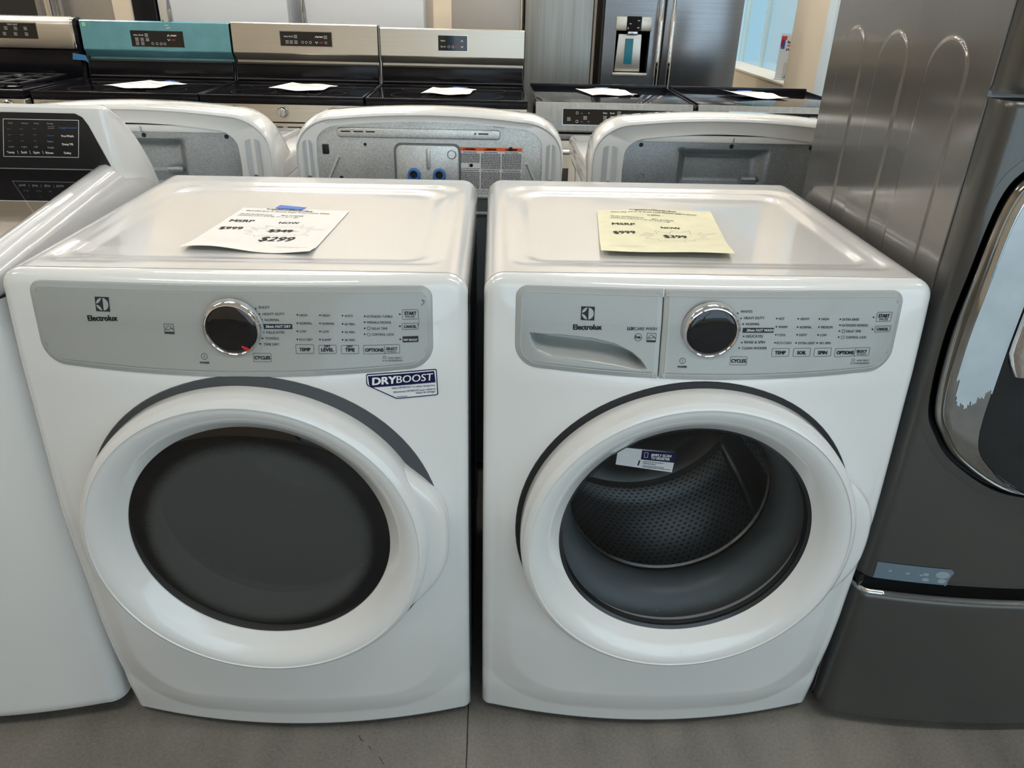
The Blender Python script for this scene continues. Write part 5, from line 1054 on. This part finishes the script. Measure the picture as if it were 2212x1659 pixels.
# gas range at the far left: rounded backguard
def gas_range():
    x0,w,top=-2.73,.722,1.178; x1=x0+w
    t=thing('kitchen_range','gas range with rounded stainless backguard and cast grates at the left edge','stove'); oven_body(t,w,x0)
    MB().box(x0,x1,YF-.03,YBK-.02,CT-.03,CT-.006,.010).build('cooktop',BLACKE,t)
    fr=MB()
    for a,b,c,d in ((x0,x1,YF-.032,YF-.004),(x0,x0+.022,YF-.02,YBK-.03),(x1-.022,x1,YF-.02,YBK-.03)): fr.box(a,b,c,d,CT-.012,CT+.006,.006)
    fr.build('cooktop_frame',BLACKE,t)
    gr=MB()
    for k in range(3):
        a=x0+.05+k*(w-.1)/3; b=a+(w-.1)/3-.008
        for y in (YF+.06,YF+.20,YF+.34,YF+.46): gr.box(a,b,y,y+.012,CT+.012,CT+.024,.003)
        for x in (a,(a+b)/2-.006,b-.012): gr.box(x,x+.012,YF+.06,YF+.47,CT+.012,CT+.024,.003)
    g=gr.build('pan_grate',BLACKR,t)
    for fx in (.2,.5,.8):
        for fy_ in (.14,.40): MB().lathe([(.045,0),(.045,.008),(.03,.014),(.0001,.014)],(x0+w*fx,YF+fy_,CT-.006),20,axis='z').build('burner_cap',BLACKE,t)
    MB().lathe([(.02,0),(.02,.01),(.0001,.012)],(x1-.19,YF+.30,CT+.024),16,axis='z').build('grate_cap',CHROMES,t)
    cp=MB().prism([(YF-.015,.79),(YF-.042,.800),(YF-.030,CT-.032),(YF+.02,CT-.032),(YF+.02,.79)],'x',x0+.002,x1-.002,.006).build('front_control_panel',STEEL,t)
    for kx in (.1,.28,.5,.72,.90): MB().lathe([(.026,0),(.026,-.006),(.021,-.010),(.020,-.030),(.0001,-.032)],(x0+w*kx,YF-.040,.845),24).build('burner_knob',CHROMES,cp)
    MB().box(x0+.004,x1-.004,YF-.011,YF+.02,.752,.788,.004).build('vent_trim',STEEL,t)
    P=[(YBK+.03,CT-.02),(YBK+.03,top-.02),(YBK+.022,top-.006),(YBK+.005,top),(YBK-.018,top-.004),(YBK-.030,top-.016),(YBK-.036,top-.035),(YBK-.040,1.050),(YBK-.036,1.038),(YBK-.010,1.032),(YBK+.012,1.03),(YBK+.012,CT-.02)]
    bgd=MB().prism(P,'x',x0+.004,x1-.016,.006,3).build('backguard',STEEL,t,ang=30)
    MB().prism([(a+(.002 if a<YBK else 0),b-.001) for a,b in P],'x',x1-.0165,x1-.004,.004,3).build('end_cap',CHROME,bgd,ang=30)
    MB().prism([(YBK+.04,CT-.02),(YBK+.04,top-.012),(YBK+.02,top-.002),(YBK-.015,top-.008),(YBK-.026,top-.03),(YBK-.03,1.03),(YBK-.01,.99),(YBK-.03,CT)],'x',x1-.004,x1+.010,.002,2).build('side_trim',BLACKE,bgd)
    MB().box(x0+.008,x1-.008,YBK-.016,YBK+.012,CT-.01,1.030,.004).build('backsplash',BLACKE,t)
    clock(bgd,-2.475,-2.185,1.078,1.146,lambda x,z,l:(x,YBK-.0385-.0012-l+.004*(z-1.05)/.12,z),IC['d'])
    MB().prism([(-2.045,1.018),(-1.985,1.008),(-1.978,.975),(-1.992,.985),(-2.052,.988)],'y',YBK-.0235,YBK-.0215).build('blue_tape',mat('pale_blue_tape',(.06,.24,.52),.5),t)
gas_range()
# slide-in ranges: no backguard, touch panel on the sloping front
def slide_in(x0,w,label,px0,px1):
    t=thing('kitchen_range',label,'stove'); oven_body(t,w,x0); x1=x0+w
    MB().box(x0,x1,YF-.005,YBK+.05,CT-.03,CT-.006,.003).build('cooktop',STEELG,t)
    MB().box(x0+.006,x1-.006,YF+.004,YBK+.045,CT-.008,CT,.0015).build('cooktop_glass',BLACKG,t)
    MB().box(x0-.002,x1+.002,YBK+.038,YBK+.062,CT-.008,CT+.014,.002).build('rear_vent_rail',BLACKE,t)
    for s in (x0-.002,x1-.006): MB().box(s,s+.008,YF+.01,YBK+.04,CT-.006,CT+.004,.002).build('side_trim',BLACKE,t)
    P=[(YF+.03,.780),(YF-.034,.783),(YF-.036,.790),(YF-.010,CT-.012),(YF-.006,CT-.003),(YF+.006,CT-.001),(YF+.03,CT-.002)]
    cp=MB().prism(P,'x',x0,x1,.002,2).build('front_control_panel',STEELG,t,ang=20)
    def mp(x,z,l): return (x,YF-.036+.026*(z-.790)/(CT-.802)-.0012-l,z)
    ic=[('#',.05,.35,0,0),('o',.12,.75,0,0),('-',.16,.75,.006,1),('+',.22,.75,.006,1),('#',.19,.45,0,0),('o',.12,.2,0,0),('-',.16,.2,.006,1),('+',.22,.2,.006,1),('Bake',.36,.78,.018,1),('Broil',.42,.78,.018,1),('#',.48,.78,0,0),('#',.36,.48,0,0),('#',.42,.48,0,0),('#',.48,.48,0,0),('#',.36,.2,0,0),('START',.75,.75,.03,1),('o',.83,.5,0,0),('^',.88,.75,0,0),('v',.88,.3,0,0),('#',.94,.5,0,0)]
    clock(cp,px0,px1,.815,.878,mp,ic,nm='touch_panel')
    MB().box(x0+.003,x1-.003,YF-.020,YF+.02,.748,.772,.004).build('vent_trim',STEELG,t)
    return t
slide_in(.205,.700,'slide-in electric range with glass cooktop left of the other slide-in one',.327,.845)
slide_in(.928,.700,'slide-in electric range at far right, beside the tall graphite washer',1.045,1.58)
paper_on(-1.60,2.73,.24,.27,-.45,PAPER,'paper price sheet with blue tape on the teal film range cooktop')
paper_on(-.876,2.76,.235,.25,-.22,PAPER,'crumpled paper price sheet on the range cooktop beside the teal film one',curl=.004,tape=False)
paper_on(-.19,2.73,.215,.25,-.15,PAPER,'paper price sheet on the cooktop of the range with small display')
paper_on(.56,2.83,.225,.26,.22,PAPER,'paper price sheet on the left slide-in range cooktop')
paper_on(1.27,2.83,.26,.26,.16,PAPER,'paper price sheet with curled-up corner on the right slide-in range',curl=.018)
# ------------------------------------------------------------------ refrigerators behind the ranges
def fridge(name,label,x0,x1,y0,h,m,parts=(),depth=.72,split=None):
    t=thing(name,label,'refrigerator')
    MB().box(x0+.002,x1-.002,y0+.07,y0+depth,.02,h,.004).build('cabinet',m,t)
    MB().box(x0+.02,x1-.02,y0+.055,y0+.075,.05,h-.02).build('door_gasket',BLACKR,t)
    return t
f=fridge('refrigerator','white refrigerator with a long bowed handle, behind the teal film range',-1.886,-1.158,3.75,1.75,FRIDGEW)
MB().box(-1.884,-1.160,3.75,3.81,.68,1.745,.012).build('door',FRIDGEW,f); MB().box(-1.884,-1.160,3.75,3.81,.06,.67,.012).build('freezer_drawer',FRIDGEW,f)
MB().tube([(-1.795,3.745,.80),(-1.797,3.705,.84),(-1.800,3.695,1.0),(-1.805,3.690,1.2),(-1.805,3.695,1.45),(-1.80,3.745,1.50)],.013,12).build('door_handle',CHROMES,f)
MB().box(-1.884,-1.835,3.744,3.752,.68,1.745,.003).build('hinge_trim',mat('bone_trim',(.62,.58,.52),.4),f)
f=fridge('refrigerator','white refrigerator behind the plain stainless ranges',-1.085,-.385,3.75,1.75,FRIDGEW)
MB().box(-1.083,-.387,3.75,3.81,.68,1.745,.012).build('door',FRIDGEW,f); MB().box(-1.083,-.387,3.75,3.81,.06,.67,.012).build('freezer_drawer',FRIDGEW,f)
MB().tube([(-1.050,3.745,.80),(-1.048,3.705,.84),(-1.050,3.695,1.0),(-1.055,3.690,1.2),(-1.055,3.695,1.45),(-1.05,3.745,1.50)],.013,12).build('door_handle',CHROMES,f)
f=fridge('refrigerator','narrow bisque grey refrigerator behind the range with the small display',-.235,.170,3.80,1.72,BEIGEF)
MB().box(-.233,.168,3.80,3.86,.66,1.715,.006).build('door',BEIGEF,f); MB().box(-.233,.168,3.80,3.86,.06,.65,.006).build('freezer_drawer',BEIGEF,f)
f=fridge('refrigerator','plain grey stainless refrigerator left of the french door one',.190,.582,3.74,1.76,STEELG)
MB().box(.192,.580,3.74,3.80,.06,1.755,.006).build('door',STEELG,f)
MB().box(.584,.600,3.745,3.80,.06,1.755,.004).build('door_edge_trim',mat('taupe_trim',(.20,.175,.15),.4),f)
f=fridge('french_door_refrigerator','stainless french-door refrigerator with water dispenser and chrome handles',.640,1.452,3.76,1.78,mat('fridge_side_grey',(.10,.09,.08),.5))
def dispdoor():
    d=MB()
    # left door built around the dispenser recess
    X0,X1,a,b,z0,z1=.650,.988,.722,.920,.905,1.143
    d.box(X0,a,3.76,3.82,.60,1.775,0); d.box(b,X1,3.76,3.82,.60,1.775,0); d.box(a,b,3.76,3.82,.60,z0,0); d.box(a,b,3.76,3.82,z1,1.775,0)
    d.box(a,b,3.815,3.822,z0,z1,0); D=d.build('door',STEELD,f)
    MB().box(.718,.924,3.752,3.762,1.143,1.216,.002).build('dispenser_header',STEEL,D)
    A=Art([BLACKG,TEXTW]); A.rect(.778,.864,1.143,1.219,0,0)
    for x,z in ((.846,1.197),(.800,1.180),(.846,1.160)): A.rect(x-.006,x+.006,z-.0018,z+.0018,1,1)
    A.rect(.785,.789,1.152,1.162,1,1); A.build('dispenser_touch_panel',lambda x,z,l:(x,3.7505-l,z),D)
    MB().prism([(.732,.92),(.885,.92),(.880,1.125),(.742,1.125)],'y',3.800,3.815,.004).build('dispenser_cradle',STEEL,D)
    MB().box(.785,.832,3.792,3.801,.962,1.100,.002).build('dispenser_paddle',mat('teal_paddle',(.02,.20,.27),.35),D)
    MB().box(.790,.850,3.768,3.80,1.120,1.142,.003).build('water_spout',CHROMES,D)
    MB().box(.716,.922,3.748,3.79,.898,.918,.003).build('drip_tray',STEEL,D)
    return D
D1=dispdoor()
D2=MB().box(.998,1.448,3.76,3.82,.60,1.775,.010).build('door',STEELD,f)
MB().box(.650,1.448,3.76,3.82,.06,.59,.010).build('freezer_drawer',STEELD,f)
MB().box(.985,1.000,3.772,3.80,.60,1.77).build('centre_seal',BLACKR,f)
for x,D in ((.966,D1),(1.036,D2)):
    h=MB(); h.tube([(x,3.758,.66),(x,3.715,.68),(x,3.708,.80),(x,3.705,1.2),(x,3.708,1.60),(x,3.758,1.64)],.0125,14); h.build('door_handle',CHROME,D)
tag_=thing('black_refrigerator','black refrigerator side standing left of the white refrigerators','refrigerator')
MB().box(-2.035,-1.900,3.80,4.45,.02,1.75,.01).build('cabinet',BLACKE,tag_); MB().box(-2.035,-1.900,3.755,3.798,.05,1.745,.012).build('door',BLACKE,tag_)
MB().box(-2.045,-2.036,3.755,4.45,.05,1.74).build('side_trim',mat('pale_trim',(.6,.55,.48),.4),tag_)
# glass-fronted cooler at the far left
t=thing('display_cooler','glass-fronted cooler with metal door frame at the far left corner','cooler')
MB().box(-3.30,-2.475,3.86,4.5,.02,1.9,.01).build('cabinet',STEELD,t)
d=MB()
for a,b,z0,z1 in ((-3.29,-3.24,.1,1.88),(-2.60,-2.55,.1,1.88),(-3.29,-2.55,.1,.16),(-3.29,-2.55,1.82,1.88)): d.box(a,b,3.80,3.85,z0,z1,.006)
dd=d.build('door_frame',STEELD,t); MB().box(-3.25,-2.59,3.815,3.822,.15,1.83).build('door_glass',mat('cooler_glass',(.02,.022,.02),.05),dd)
MB().box(-2.548,-2.515,3.795,3.86,.1,1.88,.006).build('door_post',STEEL,t); MB().box(-2.513,-2.478,3.80,3.86,.1,1.88,.006).build('hinge_post',STEELD,t)
# acrylic leaflet stand on the sill
# ------------------------------------------------------------------ the room
XW=1.80
def struct(name,mb,m,parent=None,**k):
    o=mb.build(name,m,parent,smooth=k.pop('smooth',False),**k)
    if parent is None: o['kind']='structure'
    return o
FL=mat('concrete_floor',(.235,.217,.188),.62,bump=(60,.25)); N=FL.node_tree.nodes; L=FL.node_tree.links; bsdf=N['Principled BSDF']
tc=N.new('ShaderNodeTexCoord')
def nz(scale,detail,vec=None):
    n=N.new('ShaderNodeTexNoise'); n.inputs['Scale'].default_value=scale; n.inputs['Detail'].default_value=detail; L.new(vec or tc.outputs['Object'],n.inputs['Vector']); return n.outputs['Fac']
def mth(op,a,b=None,c=None,cl=False):
    n=N.new('ShaderNodeMath'); n.operation=op; n.use_clamp=cl
    for k,q in enumerate((a,b,c)):
        if q is None: continue
        if isinstance(q,(int,float)): n.inputs[k].default_value=q
        else: L.new(q,n.inputs[k])
    return n.outputs[0]
mp_=N.new('ShaderNodeMapping'); mp_.inputs['Scale'].default_value=(14,3,1); mp_.inputs['Rotation'].default_value=(0,0,.5); L.new(tc.outputs['Object'],mp_.inputs[0])
k=mth('MULTIPLY_ADD',nz(2.2,6),.9,.30); k=mth('ADD',k,mth('MULTIPLY_ADD',nz(160,4),.55,-.27)); k=mth('ADD',k,mth('MULTIPLY_ADD',nz(1,4,mp_.outputs[0]),.45,-.22))
vo=N.new('ShaderNodeTexVoronoi'); vo.inputs['Scale'].default_value=45; L.new(tc.outputs['Object'],vo.inputs['Vector']); k=mth('ADD',k,mth('MULTIPLY',mth('LESS_THAN',vo.outputs['Distance'],.055),.5))
sp=N.new('ShaderNodeSeparateXYZ'); L.new(tc.outputs['Object'],sp.inputs[0])
wob=mth('MULTIPLY_ADD',nz(30,2),.004,-.002)
jd=mth('ABSOLUTE',mth('ADD',mth('ADD',sp.outputs[0],.0145),wob)); joint=mth('LESS_THAN',jd,.0013)
ck=mth('ABSOLUTE',mth('ADD',mth('ADD',mth('MULTIPLY',sp.outputs[1],.95),mth('ADD',sp.outputs[0],.265)),mth('MULTIPLY_ADD',nz(25,3),.03,-.015))); crack=mth('MULTIPLY',mth('LESS_THAN',ck,.0011),mth('LESS_THAN',sp.outputs[0],-.13)); crack=mth('MULTIPLY',crack,mth('GREATER_THAN',nz(40,2),.50))
dark=mth('MAXIMUM',joint,crack); k=mth('MULTIPLY',k,mth('MULTIPLY_ADD',dark,-.93,1))
sc=N.new('ShaderNodeVectorMath'); sc.operation='SCALE'; sc.inputs[0].default_value=(.235,.217,.188); L.new(k,sc.inputs['Scale']); L.new(sc.outputs[0],bsdf.inputs['Base Color'])
struct('floor',MB().box(-5,XW+.22,-3.4,5.7,-.06,0).box(XW+.22,6.5,-3.4,3.29,-.06,0),FL)
CEIL=mat('ceiling_paint',(.72,.71,.68),.8)
struct('ceiling',MB().box(-5,XW+.22,3.2,5.7,3.30,3.36).box(-5,6.5,-3.4,3.3,3.30,3.36),CEIL)
struct('wall_back',MB().box(-5,XW,5.6,5.7,0,3.3),WALLB)
struct('wall_left',MB().box(-4.9,-4.8,-3.2,5.6,0,3.3),WALLB)
struct('wall_right',MB().box(XW,XW+.22,3.90,5.6,0,.852).box(XW,XW+.22,3.385,3.90,0,3.3).box(XW,XW+.22,3.90,5.6,2.3,3.3),WALLB)
struct('trim_1',MB().box(XW-.012,XW+.22,3.29,3.384,0,3.3,.002),mat('pale_window_trim',(.62,.72,.77),.5))
w=struct('window_1',MB().box(XW+.215,XW+.23,3.90,5.60,.86,2.3),WINGL)
fr=MB()
for a,b,c,d in ((3.90,3.93,.86,2.3),(5.56,5.60,.86,2.3),(5.05,5.07,.86,2.3)): fr.box(XW+.20,XW+.235,a,b,c,d)
fr.build('window_frame',mat('pale_window_frame',(.50,.66,.72),.5),w,smooth=False)
MB().box(XW-.004,XW+.215,3.895,5.60,.848,.864,.003).build('window_sill',mat('sill_paint',(.70,.66,.58),.5),w,smooth=False)
# storefront behind the camera and the far side wall
wf=MB(); wf.box(-5,-.6,-3.1,-3.0,0,3.3).box(-.6,5.2,-3.1,-3.0,0,.12).box(-.6,5.2,-3.1,-3.0,2.75,3.3).box(5.2,6.5,-3.1,-3.0,0,3.3)
struct('wall_front',wf,WALLB)
g=struct('window_2',MB().box(-.6,5.2,-3.06,-3.05,.12,2.75),WINGL)
mu=MB()
for x in (-.6,.85,2.3,3.75,5.15): mu.box(x,x+.05,-3.09,-3.02,.12,2.75)
mu.build('window_frame',STEELD,g,smooth=False)
struct('wall_far_side',MB().box(6.4,6.5,-3.1,3.29,0,3.3).box(XW+.22,6.5,3.20,3.29,0,3.3),WALLB)
# leaflet stand
t=thing('leaflet_holder','clear acrylic leaflet holder with red and blue leaflet on the window sill','sign',(XW+.075,4.12,.864),1.05)
MB().box(-.002,.001,-.060,.060,0,.270).box(-.045,.0,-.060,.060,0,.004).build('acrylic_stand',CLEAR,t,smooth=False)
MB().box(-.034,-.031,-.055,.010,.004,.105).build('brochure_pocket',CLEAR,t,smooth=False)
A=Art([LABELW,mat('leaflet_red',(.62,.05,.06),.5),mat('leaflet_blue',(.04,.10,.42),.5),INK])
# frame: x runs to the viewer's right
A.rect(-.124,.124,.006,.264,0,0); A.poly([(-.120,.255),(-.045,.255),(-.045,.235),(-.085,.235),(-.085,.200),(-.120,.190)],1,1); A.rect(-.110,-.060,.180,.232,2,1); A.poly([(-.01,.012),(.085,.012),(.085,.112)],2,1)
A.text('Buy',-.03,.222,.02,.222,.014,3,1,1); A.text('what',-.03,.202,.025,.202,.013,1,1,1); A.text('price will',-.035,.180,.075,.180,.014,3,1,1)
A.build('leaflet',lambda x,z,l:(-.004-l,-x*.45,z),t)
# ceiling light fixtures
def ceiling_light(x,y,l,rot=0):
    t=thing('ceiling_light','long white linear ceiling light fixture','light',(x,y,3.30),rot,'ceiling lights')
    MB().box(-l/2,l/2,-.08,.08,-.07,0,.006).build('housing',WPLAST,t)
    MB().box(-l/2+.02,l/2-.02,-.065,.065,-.078,-.070).build('diffuser',LAMP,t)
LAMP=mat('lamp_diffuser',(.9,.9,.9),.5,emit=((1,.965,.90),LAMPE))
for y in (-.95,1.7,2.9,3.9,4.8):
    for x in (-3.2,-1.1,1.0,3.1): ceiling_light(x,y,1.25)
